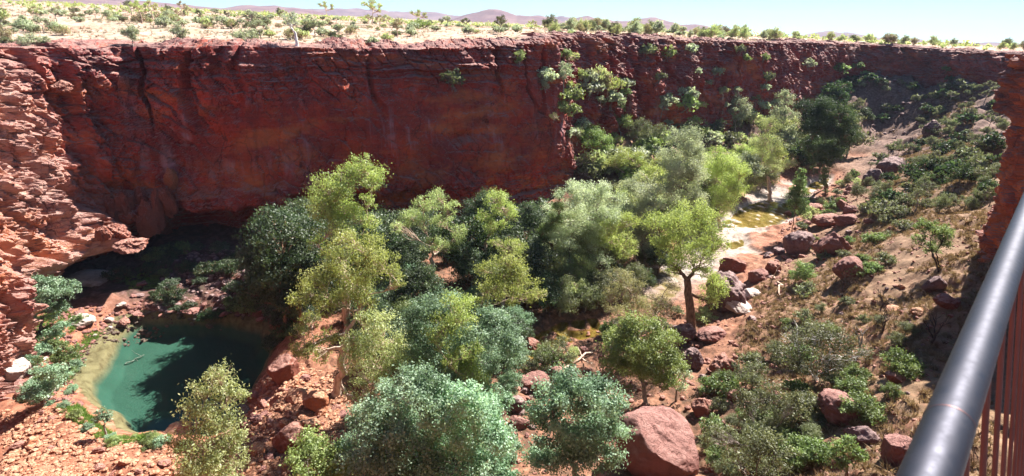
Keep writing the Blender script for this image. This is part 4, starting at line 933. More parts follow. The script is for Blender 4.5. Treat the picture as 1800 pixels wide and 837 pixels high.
def rock_shape(sub, seed, cuts=9, rough=.05, flat=1.0):
    r = np.random.default_rng(seed); V, F = ICO[sub]; V = V.copy()
    V *= 1 + .18 * fbm(V[:, 0] * 1.1 + seed, V[:, 1] * 1.1, V[:, 2] * 1.1, 3, seed)[:, None]
    for _ in range(cuts):
        n = r.normal(0, 1, 3); n /= np.linalg.norm(n); d = r.uniform(.58, .92)
        s = V @ n - d; V = V - np.where(s > 0, s * .93, 0)[:, None] * n
    N = V / np.linalg.norm(V, axis=1)[:, None]
    V = V + N * (rough * 1.6 * fbm(V[:, 0] * 3 + seed, V[:, 1] * 3, V[:, 2] * 3, 4, seed + 3))[:, None]
    if sub >= 4:
        F1, F2, I = worley2(V[:, 0] * 4 + V[:, 2] * 2.3 + seed, V[:, 1] * 4 - V[:, 2] * 2.9, seed); V = V + N * ((I - .5) * rough * 1.1)[:, None]
        V = V + N * (rough * .5 * fbm(V[:, 0] * 11, V[:, 1] * 11, V[:, 2] * 11 + seed, 3, seed + 5))[:, None]
    V[:, 2] *= flat; return V, F
def hero_rock(px, py, rx, ry, mat, label, seed, name='boulder', sink=.25, flat=None, rot=0, tilt=0, sub=5, group=None, cuts=9, base_py=None, cat='boulder', rough=.05):
    """rx, ry: half size in photo pixels; stands on the floor below its visible centre"""
    P = hit(px, base_py if base_py else py + ry * .55); f = float((P - EYE) @ _F); m = f / F_PX
    R_ = rx * m; hz = ry * m
    V, F = rock_shape(sub, seed, cuts, rough)
    V = V * np.array([R_, R_ * .85, hz * 1.05 if flat is None else R_ * flat])
    ca, sa = math.cos(rot), math.sin(rot); ct, st = math.cos(tilt), math.sin(tilt)
    V = V @ np.array([[ct, 0, -st], [0, 1, 0], [st, 0, ct]]); V = V @ np.array([[ca, sa, 0], [-sa, ca, 0], [0, 0, 1]])
    o = link(name, mesh_np(name, V, F, RM[mat], smooth_sh=sub >= 5)); 
    o.location = (P[0], P[1], P[2] + (V[:, 2].max() * (1 - 2 * sink)))
    return tag(o, label, cat, group)
HR = hero_rock
HR(1148, 770, 74, 66, 'pink', 'biggest boulder, smooth pinkish red, at the bottom between fig tree and dark gully', 14, sink=.2, base_py=812, sub=6, cuts=9, rough=.028)
HR(1400, 430, 27, 27, 'purple', 'dark shadowed boulder, left of the pair beside the creek slabs', 12)
HR(1460, 438, 32, 32, 'pink', 'pinkish red boulder, right of the pair beside the creek slabs', 13)
HR(1272, 512, 34, 44, 'purple', 'tall dark boulder right of the stout paperbark trunk', 14, cuts=11, rough=.08)
HR(1288, 468, 24, 17, 'red', 'reddish boulder on top of the dark boulder by the paperbark', 15)
HR(1331, 484, 20, 14, 'pink', 'flat grey-pink boulder at the lower end of the creek slabs', 16)
HR(1357, 474, 15, 13, 'red', 'small red boulder wedged behind the flat grey-pink boulder', 17)
HR(1296, 535, 30, 12, 'pale', 'large pale tilted slab right of the tall dark boulder', 18, name='rock_slab', cat='rock slab', tilt=.25, cuts=14)
HR(1318, 513, 20, 9, 'pale', 'smaller pale slab behind the large tilted slab', 19, name='rock_slab', cat='rock slab', cuts=14)
HR(1198, 592, 24, 20, 'purple', 'purplish boulder under the foot of the stout paperbark', 20, rough=.07)
HR(1245, 588, 28, 12, 'pink', 'low pinkish ledge boulder right of the paperbark foot', 21, cuts=13)
HR(1213, 638, 18, 20, 'purple', 'dark purple boulder above the gully, below the paperbark', 22)
HR(1272, 648, 24, 18, 'red', 'rough dark red boulder in the gully head', 23, rough=.08)
HR(1232, 715, 18, 26, 'red', 'upright red rock right of the biggest boulder', 24)
HR(1290, 698, 17, 12, 'red', 'dull red boulder under the olive shrub', 25)
HR(1480, 712, 44, 28, 'pink', 'broad hollowed boulder on the lower slope under dead branches', 26, cuts=10, rough=.07)
HR(1518, 755, 26, 22, 'purple', 'mottled purple boulder between the hollowed boulder and red slab', 27)
HR(1578, 775, 30, 40, 'pink', 'tall smooth reddish slab of rock just left of the rail', 28, cuts=10)
HR(1566, 678, 18, 11, 'red', 'small crumbly red boulder among grass above the slab', 29)
HR(1655, 546, 20, 12, 'red', 'crumbly red boulder on the grassy slope near the rail', 30, rough=.09)
HR(1640, 497, 18, 17, 'purple', 'purple-brown boulder under the young green tree', 31)
HR(1610, 555, 12, 8, 'orange', 'small orange rock on the grassy slope left of the crumbly boulder', 32)
HR(1570, 548, 16, 7, 'orange', 'flat orange outcrop on the grassy slope', 33)
HR(1565, 302, 24, 19, 'purple', 'rounded brown boulder, upper of two above the creek bend', 34)
HR(1527, 318, 19, 20, 'purple', 'shadowed brown boulder, lower of two above the creek bend', 35)
HR(1630, 235, 13, 17, 'purple', 'dark upright crag among shrubs high on the slope', 36)
HR(1450, 385, 25, 13, 'red', 'broad red boulder heaped above the creek pair', 37)
HR(1487, 388, 22, 11, 'pink', 'flat pinkish boulder right of the broad red one', 38)
HR(1430, 365, 18, 11, 'red', 'red boulder beside the cone-shaped casuarina', 39)
HR(1495, 480, 30, 22, 'pink', 'half buried pinkish boulder right of the round green bush', 40, sink=.4)
HR(505, 650, 28, 30, 'red', 'large shaded red boulder left of the bent gum trunk', 41, cuts=10)
HR(525, 700, 22, 13, 'orange', 'flat-topped orange boulder on the rubble', 42)
HR(556, 708, 20, 20, 'orange', 'rounded orange boulder beside the gum shadow', 43)
HR(510, 770, 30, 26, 'red', 'big dark red boulder low on the rubble slope', 44)
HR(549, 752, 16, 14, 'orange', 'pinkish orange rock under the trunk shadow', 45)
HR(440, 668, 12, 12, 'pink', 'pinkish boulder at the right corner of the pool', 46)
HR(910, 712, 20, 17, 'purple', 'dark reddish boulder in the stream bed left of the broad fig', 47)
HR(912, 742, 20, 12, 'pink', 'pale pink boulder just below the dark stream boulder', 48)
HR(945, 668, 30, 20, 'pink', 'large pale pink slab in the sunny stream bed', 49, name='rock_slab', cat='rock slab', cuts=13)
HR(985, 662, 24, 14, 'pink', 'pinkish triangular rock beside the fallen logs', 50, cuts=13)
HR(1026, 615, 10, 8, 'pink', 'small round pink rock at the end of the fallen logs', 51)
HR(935, 600, 16, 15, 'red', 'rusty rock at the edge of the shaded stream pool', 52)
HR(1150, 447, 24, 13, 'purple', 'grey sloping ledge rock left of the paperbark crown', 53, tilt=-.5)
HR(305, 715, 24, 15, 'orange', 'mossy rounded rock rising out of the pool', 54, base_py=722, sink=.35)
HR(309, 706, 14, 8, 'pink', 'small pale pink rock lying on the mossy pool rock', 55, base_py=712, sink=-.35)
HR(145, 560, 24, 9, 'pale', 'long pale slab on the left bank of the pool', 56, name='rock_slab', cat='rock slab', cuts=14)
HR(45, 608, 20, 9, 'pink', 'square pinkish slab below the fig bush bank', 57, name='rock_slab', cat='rock slab', cuts=14)
HR(28, 650, 26, 22, 'pale', 'big pale slab at the left edge of the photo', 58, name='rock_slab', cat='rock slab', cuts=14)
HR(20, 568, 20, 12, 'pale', 'pale block behind the leaning fig bush', 59, cuts=12)
HR(160, 468, 48, 12, 'pale', 'long sunlit ledge block over the dark hollow above the pool', 60, name='rock_slab', cat='rock slab', cuts=14, base_py=486, tilt=.1)

for i_, (px_, py_, rx_, ry_, lb_) in enumerate([(196, 362, 8, 26, 'slender upright red pillar, leftmost of the buttress against the pool wall'), (206, 408, 15, 16, 'square red block at the foot of the slender pillar'), (222, 350, 12, 26, 'rough red column behind the slender pillar on the buttress'),
        (243, 336, 10, 18, 'knobbly red knob topping the middle of the buttress'), (250, 385, 13, 34, 'broad crumbly red column in the middle of the buttress'), (272, 372, 9, 42, 'tall narrow red column right of the middle of the buttress'),
        (292, 345, 13, 26, 'jagged red column near the right end of the buttress'), (304, 312, 9, 18, 'ochre crag at the upper right tip of the buttress'), (290, 392, 12, 20, 'lowest right red block of the buttress'),
        (178, 410, 10, 14, 'small red block left of the slender pillar foot'), (228, 424, 22, 10, 'flat red ledge block under the middle of the buttress'), (112, 150, 16, 10, 'weathered block on the rim terrace at upper left'), (222, 148, 9, 12, 'knob of pale weathered rock sticking out under the upper left rim')]):
    P = wall_pt(px_, py_); m = float((P - EYE) @ _F) / F_PX; V_, F_ = rock_shape(5, 900 + i_, 11, .10)
    V_ = V_ * np.array([rx_ * m * 1.15, rx_ * m * 1.3, ry_ * m * 1.05]); o = link('stacked_rock', mesh_np('stacked_rock', V_, F_, RM['red'] if i_ != 7 else RM['orange'], smooth_sh=False))
    t_ = np.array([-P[0], -P[1]]) / math.hypot(P[0], P[1]); o.location = (P[0] + t_[0] * rx_ * m * .8 + .4, P[1] + t_[1] * rx_ * m * .8, P[2]); o.rotation_euler = (0, .05 * (i_ % 3 - 1), i_ * 1.3); tag(o, lb_, 'rock', 'stacked rocks of the wall buttress')
PRO = {}
def rock_field(n, poly_px, seed, mats, rpx, label, group, mind=6, name='rock', flat=.75):
    r = np.random.default_rng(seed)
    for q in scatter_px(n, poly_px, seed, mind):
        P = hit(q[0], q[1]); f = float((P - EYE) @ _F); m = f / F_PX
        mt = mats[int(r.integers(0, len(mats)))]; k = (mt, int(r.integers(0, 4)))
        if k not in PRO:
            V, F = rock_shape(4, 300 + hash_int(mt) % 97 + k[1] * 7, 10, .07); PRO[k] = mesh_np(name, V, F, RM[mt], smooth_sh=False)
        o = link(name, PRO[k]); s = (rpx[0] + (rpx[1] - rpx[0]) * r.random() ** 2.2) * m
        if P[2] < 0: P[2] = 0
        o.location = (P[0], P[1], P[2] + s * .18); o.scale = (s * r.uniform(.8, 1.25), s * r.uniform(.75, 1.1), s * flat * r.uniform(.7, 1.2)); o.rotation_euler = (r.normal(0, .3), r.normal(0, .3), r.uniform(0, 6.3))
        tag(o, label, 'rock', group)
rock_field(62, [(30, 725), (120, 715), (200, 765), (290, 775), (310, 837), (10, 837)], 401, ['orange', 'orange', 'red'], (4, 12), 'orange rock in the sunny rubble at the bottom left', 'rocks of the orange rubble', 8)
rock_field(62, [(430, 660), (480, 630), (600, 680), (620, 720), (560, 837), (420, 837)], 402, ['orange', 'red', 'pink'], (4, 13), 'red-orange rock in the rubble around the bent gum', 'rocks around the bent gum', 8)
rock_field(30, [(880, 640), (960, 640), (960, 740), (900, 800), (860, 720)], 403, ['pink', 'purple', 'red'], (4, 10), 'pinkish rock in the stream bed below the shaded pool', 'rocks of the stream bed', 9)
rock_field(46, [(1380, 370), (1430, 345), (1500, 300), (1540, 320), (1530, 400), (1480, 420), (1400, 470), (1340, 520), (1340, 470)], 404, ['red', 'purple', 'pink'], (4, 13), 'reddish rock heaped along the right side of the creek', 'rocks right of the creek', 9)
rock_field(40, [(1220, 660), (1290, 600), (1330, 560), (1400, 560), (1380, 700), (1330, 837), (1230, 837)], 405, ['red', 'purple'], (4, 12), 'dark red rock among shrubs at the foot of the slope', 'rocks at the foot of the slope', 12)
rock_field(40, [(1400, 560), (1560, 420), (1700, 400), (1650, 600), (1550, 837), (1400, 837)], 406, ['red', 'orange', 'purple'], (3, 9), 'rusty rock half hidden in the dry grass of the slope', 'rocks on the grassy slope', 20)

rock_field(46, [(40, 610), (110, 560), (170, 535), (260, 528), (225, 548), (150, 590), (118, 640), (125, 690), (60, 705), (20, 690)], 407, ['pale', 'pink', 'red'], (4, 12), 'pinkish rock along the left bank of the pool', 'rocks of the left pool bank', 8, flat=.5)
rock_field(40, [(230, 500), (300, 480), (470, 480), (500, 540), (440, 545), (300, 540), (240, 545)], 408, ['purple', 'red', 'pink'], (5, 15), 'dark layered rock on the ledges behind the pool', 'rocks on the ledges behind the pool', 9, flat=.45)
# ------------------------------------------------------------------ rubble and grass (uncountable)
def rubble(n, sampler, size, mat, name, label, seed):
    r = np.random.default_rng(seed); V0, F0 = ICO[2]; X, Y = sampler(r, n); Zs = floor_h(X, Y)
    s = size[0] + (size[1] - size[0]) * r.random(n) ** 3
    V0s = [rock_shape(2, seed + i, 6, .08)[0] for i in range(6)]
    Vs = []; 
    for i in range(n):
        a = r.uniform(0, 6.28); ca, sa = math.cos(a), math.sin(a); v = V0s[i % 6] * s[i] * np.array([1, .8, .7])
        v = np.stack([v[:, 0] * ca - v[:, 1] * sa, v[:, 0] * sa + v[:, 1] * ca, v[:, 2]], 1) + np.array([X[i], Y[i], Zs[i] + s[i] * .15]); Vs.append(v)
    F = (F0[None] + np.arange(n)[:, None, None] * len(V0)).reshape(-1, 3)
    o = link(name, mesh_np(name, np.concatenate(Vs), F, mat, smooth_sh=False)); tag(o, label, None, None, 'stuff'); return o
def in_px(polypx, z=3, wide=0):
    Pp = np.array([hit(*p)[:2] for p in polypx]); lo, hi = Pp.min(0), Pp.max(0)
    def s(r, n):
        X = np.empty(0); Y = np.empty(0)
        while len(X) < n:
            x = r.uniform(lo[0], hi[0], n); y = r.uniform(lo[1], hi[1], n); d = sdf(x, y, Pp); m = d < 0; X = np.concatenate([X, x[m]]); Y = np.concatenate([Y, y[m]])
        return X[:n], Y[:n]
    return s
rubble(2600, in_px([(0, 720), (120, 712), (200, 765), (300, 775), (330, 860), (0, 860)]), (.07, .38), RM['orange'], 'orange_rubble', 'orange stony rubble below the pool at the bottom left', 501)
rubble(1200, in_px([(20, 700), (40, 600), (120, 550), (250, 520), (300, 535), (220, 560), (150, 600), (120, 660), (140, 705)]), (.08, .5), RM['pink'], 'bank_rubble', 'pinkish stones along the left bank of the pool', 507)
rubble(2400, in_px([(425, 665), (480, 620), (600, 670), (640, 740), (590, 860), (400, 860)]), (.07, .40), RM['orange'], 'red_rubble', 'red stony rubble around the bent gum', 502)
rubble(2600, in_px([(860, 640), (1060, 560), (1240, 560), (1350, 500), (1380, 360), (1480, 300), (1560, 300), (1520, 420), (1400, 540), (1260, 860), (860, 860)]), (.10, .55), RM['red'], 'stream_rubble', 'reddish stones along the stream and creek', 503)
rubble(1500, in_px([(1320, 560), (1480, 420), (1720, 380), (1720, 860), (1320, 860)]), (.08, .40), RM['red'], 'slope_stones', 'rusty stones scattered through the dry grass of the slope', 504)
rubble(3000, in_px([(1060, 300), (1200, 250), (1390, 200), (1480, 150), (1700, 132), (1700, 180), (1500, 250), (1420, 270), (1300, 290), (1150, 350)]), (.25, 1.5), RM['purple'], 'scree', 'dark broken scree under the far walls', 505)
rubble(900, in_px([(270, 440), (480, 440), (500, 540), (280, 535)]), (.12, .8), RM['purple'], 'ledge_stones', 'dark stones on the shaded ledges behind the pool', 506)

def tussocks(X, Y, Z, s, blades, r, name, mat, label, width=.05):
    n = len(X); a = r.uniform(0, 6.28, (n, blades)); el = r.uniform(.25, 1.35, (n, blades)); L = s[:, None] * r.uniform(.6, 1.1, (n, blades))
    dx = np.cos(a) * np.cos(el) * L; dy = np.sin(a) * np.cos(el) * L; dz = np.sin(el) * L * .85
    off = r.normal(0, .16, (n, blades, 2)) * s[:, None, None]
    b0 = np.stack([X[:, None] + off[..., 0], Y[:, None] + off[..., 1], np.broadcast_to(Z[:, None], a.shape) - .04], -1)
    w = (width * s[:, None] * r.uniform(.7, 1.3, a.shape))[..., None] * np.stack([-np.sin(a), np.cos(a), a * 0], -1)
    tip = b0 + np.stack([dx, dy, dz], -1)
    mid = b0 + np.stack([dx * .5, dy * .5, dz * .62], -1)
    V = np.stack([b0 - w, b0 + w, mid + w * .8, tip, mid - w * .8], 2).reshape(-1, 3)
    F = np.arange(len(V)).reshape(-1, 5)
    tone = np.clip(np.repeat(np.clip(.5 + r.normal(0, .2, n), 0, 1), blades) + r.normal(0, .12, n * blades), 0, 1)
    me = leaf_mesh(name, V, F, tone, mat); o = link(name, me); tag(o, label, None, None, 'stuff'); return o
LEAF['spinifex'] = leaf_mat('dry_grass_blades', (.16, .10, .055), (.32, .225, .125), (.46, .35, .21), trans=.25, gloss=.02)
LEAF['plain'] = leaf_mat('plateau_grass_blades', (.34, .28, .20), (.54, .47, .36), (.70, .64, .53), trans=.3, gloss=.02)
LEAF['reed'] = leaf_mat('green_grass_blades', (.10, .18, .03), (.20, .34, .06), (.32, .46, .12), trans=.35)
r_ = np.random.default_rng(601)
X, Y = in_px([(1290, 600), (1330, 500), (1440, 480), (1500, 400), (1560, 300), (1650, 180), (1722, 150), (1740, 330), (1760, 500), (1740, 900), (1350, 900), (1300, 760)])(r_, 12000)
Zg = floor_h(X, Y); keep = (fbm(X / 7, Y / 7, X * 0, 3, 611) > -.5) & (Zg > 1.5); X, Y, Zg = X[keep], Y[keep], Zg[keep]
tussocks(X, Y, Zg, r_.uniform(.4, 1.0, len(X)), 20, r_, 'dry_grass', LEAF['spinifex'], 'straw coloured tussocks of dry spinifex grass on the slope')
X, Y = in_px([(1040, 310), (1200, 250), (1390, 200), (1700, 140), (1690, 180), (1500, 230), (1400, 260), (1300, 290), (1100, 350)])(r_, 1300); Zg = floor_h(X, Y)
tussocks(X, Y, Zg, r_.uniform(.4, .9, len(X)), 14, r_, 'talus_grass', LEAF['spinifex'], 'dry grass tussocks between the rocks under the far wall', width=.09)
GX_ = []; 
for pp, n in (([(150, 575), (190, 560), (210, 575), (165, 600), (130, 640), (115, 650), (120, 610)], 500), ([(130, 700), (190, 745), (210, 765), (300, 772), (300, 785), (200, 778), (100, 715)], 600), ([(215, 480), (275, 475), (280, 500), (230, 510)], 260), ([(60, 560), (120, 550), (150, 570), (100, 600), (60, 640)], 300)):
    x, y = in_px(pp)(r_, n); GX_.append((x, y))
X = np.concatenate([g[0] for g in GX_]); Y = np.concatenate([g[1] for g in GX_]); Zg = floor_h(X, Y); k = Zg > -.1; X, Y, Zg = X[k], Y[k], Zg[k]
tussocks(X, Y, Zg, r_.uniform(.35, .8, len(X)), 16, r_, 'green_grass', LEAF['reed'], 'bright green grass and reeds on the pool bank')

# ------------------------------------------------------------------ the plateau: grass, shrubs, small trees
def plat_sample(n, r, r0, r1, a0=-48, a1=47):
    az = np.radians(r.uniform(a0, a1, n)); rr = r0 * (r1 / r0) ** r.random(n); x, y = rr * np.sin(az), rr * np.cos(az)
    s_, n_ = sdf(x, y, poly, poly_z); k = s_ > 7; return x[k], y[k], plateau_h(x[k], y[k], s_[k], n_[k]), s_[k], rr[k]
x, y, z, s_, rr = plat_sample(15000, r_, 75, 700); k = (fbm(x / 12, y / 12, x * 0, 3, 621) > -.3); x, y, z, rr = x[k], y[k], z[k], rr[k]
tussocks(x, y, z, r_.uniform(.35, .8, len(x)) * (1 + rr / 500), 12, r_, 'plateau_grass', LEAF['plain'], 'bleached dry grass covering the sunlit plateau', width=.08)
def far_scrub(n, r0, r1, hh, kind, label, name, seed):
    r = np.random.default_rng(seed); x, y, z, s_, rr = plat_sample(n, r, r0, r1); C_ = []; T_ = []
    for i in range(len(x)):
        h = r.uniform(*hh); m = 26; c = r.normal(0, .30, (m, 3)) * np.array([h * .9, h * .9, h * .55]) + np.array([x[i], y[i], z[i] + h * .55])
        C_.append(c); T_.append(np.clip(r.normal(r.uniform(.3, .7), .15, m), 0, 1))
    Cn = np.concatenate(C_); V, F, t = leaves(Cn, np.concatenate(T_), 1.1, r, .0, 1.3)
    o = link(name, leaf_mesh(name, V, F, t, LEAF[kind])); tag(o, label, None, None, 'stuff')
far_scrub(1500, 330, 3500, (1.4, 3.6), 'gum_grey', 'distant grey-green scrub dotting the plain to the horizon', 'distant_scrub', 631)
far_scrub(900, 400, 4000, (2., 5.), 'gum', 'distant low gums scattered to the horizon', 'distant_gums', 632)
# plateau trees named by where they stand
def plat_tree(kind, px, base_py, top_py, w, form, label, name='plateau_tree', cat='tree'):
    P = plat_hit(px, base_py)
    if P is None: P = at_d(px, base_py, 400); P[2] = 45
    f = float((P - EYE) @ _F); h = (base_py - top_py) * f / F_PX
    r = np.random.default_rng(px + base_py); shp = {'open': OPEN, 'low': LOW, 'round': ROUND, 'tall': TALL}[form]; wx = w * f / F_PX / h / .5
    lob = [(a * h * wx * 1.0 + r.normal(0, .04) * h, b * h * wx, c * h, d * h * (wx * .5 + .5)) for a, b, c, d in shp]
    o = build_tree(kind, P, [(P[0] + a, P[1] + b, P[2] + c, d) for a, b, c, d in lob], px * 3 + 1, name=name, dist=f, size=max(.16, f * .0024), stems=2 if form == 'low' else 1)
    tag(o, label, cat)
plat_tree('gum', 655, 44, 2, 26, 'open', 'dark-limbed spreading tree on the plateau above the wall')
plat_tree('gum', 250, 42, 3, 20, 'open', 'tallest of the clustered trees on the plateau at upper left')
plat_tree('gum', 270, 36, 2, 14, 'open', 'slim tree right of the tallest in the upper left cluster')
plat_tree('olive', 232, 30, 2, 14, 'open', 'darker tree left of the tallest in the upper left cluster')
plat_tree('gum', 295, 38, 16, 10, 'open', 'small forked tree right of the upper left cluster')
plat_tree('straw', 322, 30, 3, 10, 'open', 'thin pale tree at the upper edge right of the small forked tree')
plat_tree('olive', 490, 22, 0, 10, 'tall', 'dense dark pointed tree on the plateau near the skyline')
plat_tree('gum', 574, 34, 4, 16, 'open', 'pale tree left of the dark-limbed spreading tree')
plat_tree('gum', 735, 32, 4, 20, 'open', 'low spreading tree right of the dark-limbed tree')
plat_tree('lime', 738, 52, 33, 18, 'low', 'vivid lime bush on the plateau grass', 'plateau_bush', 'bush')
plat_tree('olive', 400, 40, 20, 8, 'open', 'lone slim sapling between the plateau shrubs')
plat_tree('gum', 1085, 48, 30, 10, 'open', 'tree left of the far purple hill')
plat_tree('gum', 935, 40, 20, 10, 'open', 'tree standing on the plateau where it narrows')
plat_tree('olive', 1463, 66, 53, 5, 'open', 'small dark tree sticking up on the right skyline')
plat_tree('silver', 235, 84, 48, 22, 'round', 'grey-green bush on the rim ledges at upper left', 'rim_bush', 'bush')
plat_tree('silver', 60, 84, 58, 24, 'low', 'pale grey bush on the rim at the far left', 'rim_bush', 'bush')
plat_tree('silver', 430, 74, 50, 20, 'low', 'silvery bush on the rim left of the white-trunked tree', 'rim_bush', 'bush')
plat_tree('silver', 318, 78, 40, 18, 'round', 'grey bush with dark stem near the rim ledges', 'rim_bush', 'bush')
# white-trunked snappy gum leaning out over the rim
P = at_d(528, 84, 118); k_ = ((LP[:, :2] - P[:2]) ** 2).sum(1).argmin(); ed = me_V[k_, NT + 6]
build_args = [(-.6, 0, 5.2, 1.2), (-1.6, .4, 4.6, 1.1), (.5, -.3, 4.6, 1.0), (-2.2, .2, 5.5, .9), (-.2, .5, 6.0, .9)]
o = build_tree('silver', ed, [(ed[0] + a, ed[1] + b, ed[2] + c, d) for a, b, c, d in build_args], 77, name='snappy_gum', dist=118, bark='white', trunk_r=.30, cov=.5, fork=(ed[0] - .2, ed[1], ed[2] + 2.8)); tag(o, 'thin-leaved gum with a thick white trunk growing from the rim ledge', 'tree')
r = np.random.default_rng(641); x, y, z, s_, rr = plat_sample(1500, r, 80, 330); cnt = 0
for i in range(len(x)):
    if cnt >= 235: break
    u, v, f = to_px([x[i], y[i], z[i]])
    if not (-20 < u < 1820 and 0 < v < 120): continue
    if r.random() > (.85 if u < 560 else .45) or vnoise(x[i:i+1] / 22, y[i:i+1] / 22, x[i:i+1] * 0, 661)[0] < -.25: continue
    kd = ['silver', 'silver', 'gum_grey', 'silver', 'straw', 'olive'][int(r.integers(0, 6))]; fm = 'low' if r.random() < .72 else 'open'
    h = r.uniform(1.2, 3.4) if fm == 'low' else r.uniform(2.6, 5.2)
    nm = {'low': 'plateau_shrub', 'open': 'small_plateau_tree'}[fm]
    plant(kd, fm, (x[i], y[i], z[i] - .1), h, nm, 'shrub' if fm == 'low' else 'tree', 'low rounded shrub in the dry grass of the plateau' if fm == 'low' else 'small open tree in the dry grass of the plateau', 'shrubs of the plateau' if fm == 'low' else 'small trees of the plateau'); cnt += 1

r = np.random.default_rng(651); cnt = 0; x, y, z, s_, rr = plat_sample(900, r, 190, 480, 2, 47)
for i in range(len(x)):
    if cnt >= 110: break
    u, v, f = to_px([x[i], y[i], z[i]])
    if not (930 < u < 1800): continue
    plant(['gum_grey', 'straw', 'gum_grey', 'silver', 'olive'][int(r.integers(0, 5))], 'round', (x[i], y[i], z[i] - .3), r.uniform(3.5, 6.5), 'skyline_tree', 'tree', 'small rounded tree in the line of trees along the plateau skyline', 'trees along the skyline'); cnt += 1

# ------------------------------------------------------------------ dead wood
def dead_tree(px, py, top_py, seed, label, bark='burnt', spread=.5, name='dead_tree', cat='dead tree', D=None, lean=0):
    P = hit(px, py); f = float((P - EYE) @ _F); H_ = (py - top_py) * f / F_PX * 1.1; r = np.random.default_rng(seed); tb = []
    def grow(a, d, L, rad, lev):
        b = a + d * L; c = curve(a, b, r, .09, 6); tb.append(tube(c, np.linspace(rad, rad * .6, 6), 6 if lev < 2 else 4))
        if lev >= 4: return
        for _ in range(int(r.integers(2, 4))):
            dd = d + r.normal(0, spread, 3) + np.array([0, 0, .12]); dd /= np.linalg.norm(dd); grow(c[-1] if r.random() < .6 else c[3], dd, L * r.uniform(.55, .85), max(rad * .6, .012 + f * .0002), lev + 1)
    d0 = np.array([lean, 0, 1.]); d0 /= np.linalg.norm(d0); grow(np.array([0, 0, -.2]), d0, H_ * .38, H_ * .028 + .03, 0)
    V, F = join(tb); o = link(name, mesh_np(name, V, F, BARK[bark])); o.location = P; return tag(o, label, cat)
dead_tree(1474, 538, 470, 701, 'bare dark twisted tree below the half buried boulder')
dead_tree(1552, 535, 500, 702, 'small black bare sapling on the open grass', name='dead_sapling')
dead_tree(1545, 598, 555, 703, 'crooked bare black sapling below the open grass', name='dead_sapling')
dead_tree(1628, 625, 560, 704, 'leafless dark shrub beside the rail on the slope')
dead_tree(1395, 620, 560, 705, 'white leafless branches rising from the olive bush', 'white', .6)
dead_tree(1450, 650, 570, 706, 'tangle of bleached branches right of the white leafless ones', 'white', .7)
dead_tree(1500, 640, 580, 707, 'grey bare branches at the right end of the olive bush', 'grey', .6)
dead_tree(1355, 745, 690, 708, 'grey bare shrub in the tangled bushes below', 'grey', .7)
dead_tree(845, 530, 480, 709, 'dead white twigs left of the leaning gum crown', 'white', .6, name='dead_branch', cat='dead branch')
def log(a, b_, rad, label, seed, bark='pale', forks=3, name='fallen_log'):
    A = hit(*a); B = hit(*b_); r = np.random.default_rng(seed); A[2] += .25; B[2] += .35; tb = [tube(curve(A, B, r, .05, 9), np.linspace(rad, rad * .5, 9), 8)]
    for _ in range(forks):
        t = r.uniform(.3, .9); s = A + (B - A) * t; e = s + r.normal(0, 1, 3) * np.linalg.norm(B - A) * .22 + np.array([0, 0, .8]); tb.append(tube(curve(s, e, r, .1, 6), np.linspace(rad * .5, rad * .2, 6), 5))
    V, F = join(tb); o = link(name, mesh_np(name, V - A, F, BARK[bark])); o.location = A; return tag(o, label, 'log')
log((962, 672), (1040, 622), .28, 'longer bleached log lying across the pink stream rocks', 801)
log((968, 680), (1010, 648), .18, 'thinner bleached log alongside the longer one', 802, forks=2)
log((900, 672), (945, 690), .14, 'bare forked branch lying at the edge of the stream rocks', 803, forks=5)
log((1350, 485), (1370, 525), .22, 'pale broken log standing out of the rocks below the creek slabs', 804, 'pale', 1)
log((845, 690), (868, 722), .16, 'bare pinkish branch fallen between the figs', 805, 'pale', 3)
log((205, 590), (240, 575), .12, 'sunken bleached branch lying in the pool', 806, 'grey', 2)
log((130, 492), (205, 488), .08, 'grey fallen branch on the ledge over the dark hollow', 807, 'grey', 3)

# ------------------------------------------------------------------ lookout railing
def metal(name, col, rough, metallic=1.0):
    m, nt, out = new_mat(name); b = NB(nt); bs = b.n('ShaderNodeBsdfPrincipled'); tc = b.n('ShaderNodeTexCoord'); n = b.noise(tc.outputs['Object'], 60, 4, .7); n2 = b.noise(tc.outputs['Object'], 7, 4, .6)
    b.l(b.ramp(n2, [(.3, tuple(c * .75 for c in col)), (.7, col)]), bs.inputs['Base Color']); b.l(b.fr(n, .3, .7, rough - .06, rough + .1), bs.inputs['Roughness']); bs.inputs['Metallic'].default_value = metallic
    b.l(bs.outputs[0], out.inputs[0]); return m
M['steel'] = metal('brushed_steel', (.055, .055, .068), .56); M['rust'] = metal('rust_red_paint', (.20, .05, .03), .6, 0.0)
ZR = 49.70
A = at_z(1640, 820, ZR); B = at_z(1822, 330, ZR); dirn = (B - A) / np.linalg.norm(B - A); print('rail', A, B)
side = np.array([dirn[1], -dirn[0], 0])
A2 = A - dirn * .9; B2 = B + dirn * 2.2
rail = empty('lookout_railing', (A2 + B2) / 2 * [1, 1, 0] + [0, 0, 48.5]); tag(rail, 'round steel handrail with rust red bars at the lookout edge', 'railing')
def part(name, V, F, mat, parent, smooth_sh=True):
    off = np.array(parent.location) if parent.parent is None else np.array(parent.parent.location)
    o = link(name, mesh_np(name, V - off, F, mat, smooth_sh=smooth_sh), parent); return o
RR = .0175
tv, tf = tube(np.linspace(A2, B2, 40), np.full(40, RR), 48); hr = part('handrail', tv, tf, M['steel'], rail)
S_ = at_z(1650, 738, ZR); tS = (S_ - A) @ dirn; Sc = A + dirn * tS
sv, sf = tube([Sc - dirn * .0012, Sc + dirn * .0012], [RR * 1.012] * 2, 48); M['seam'] = metal('dark_seam', (.12, .07, .07), .5); o = part('joint_ring', sv, sf, M['seam'], hr)
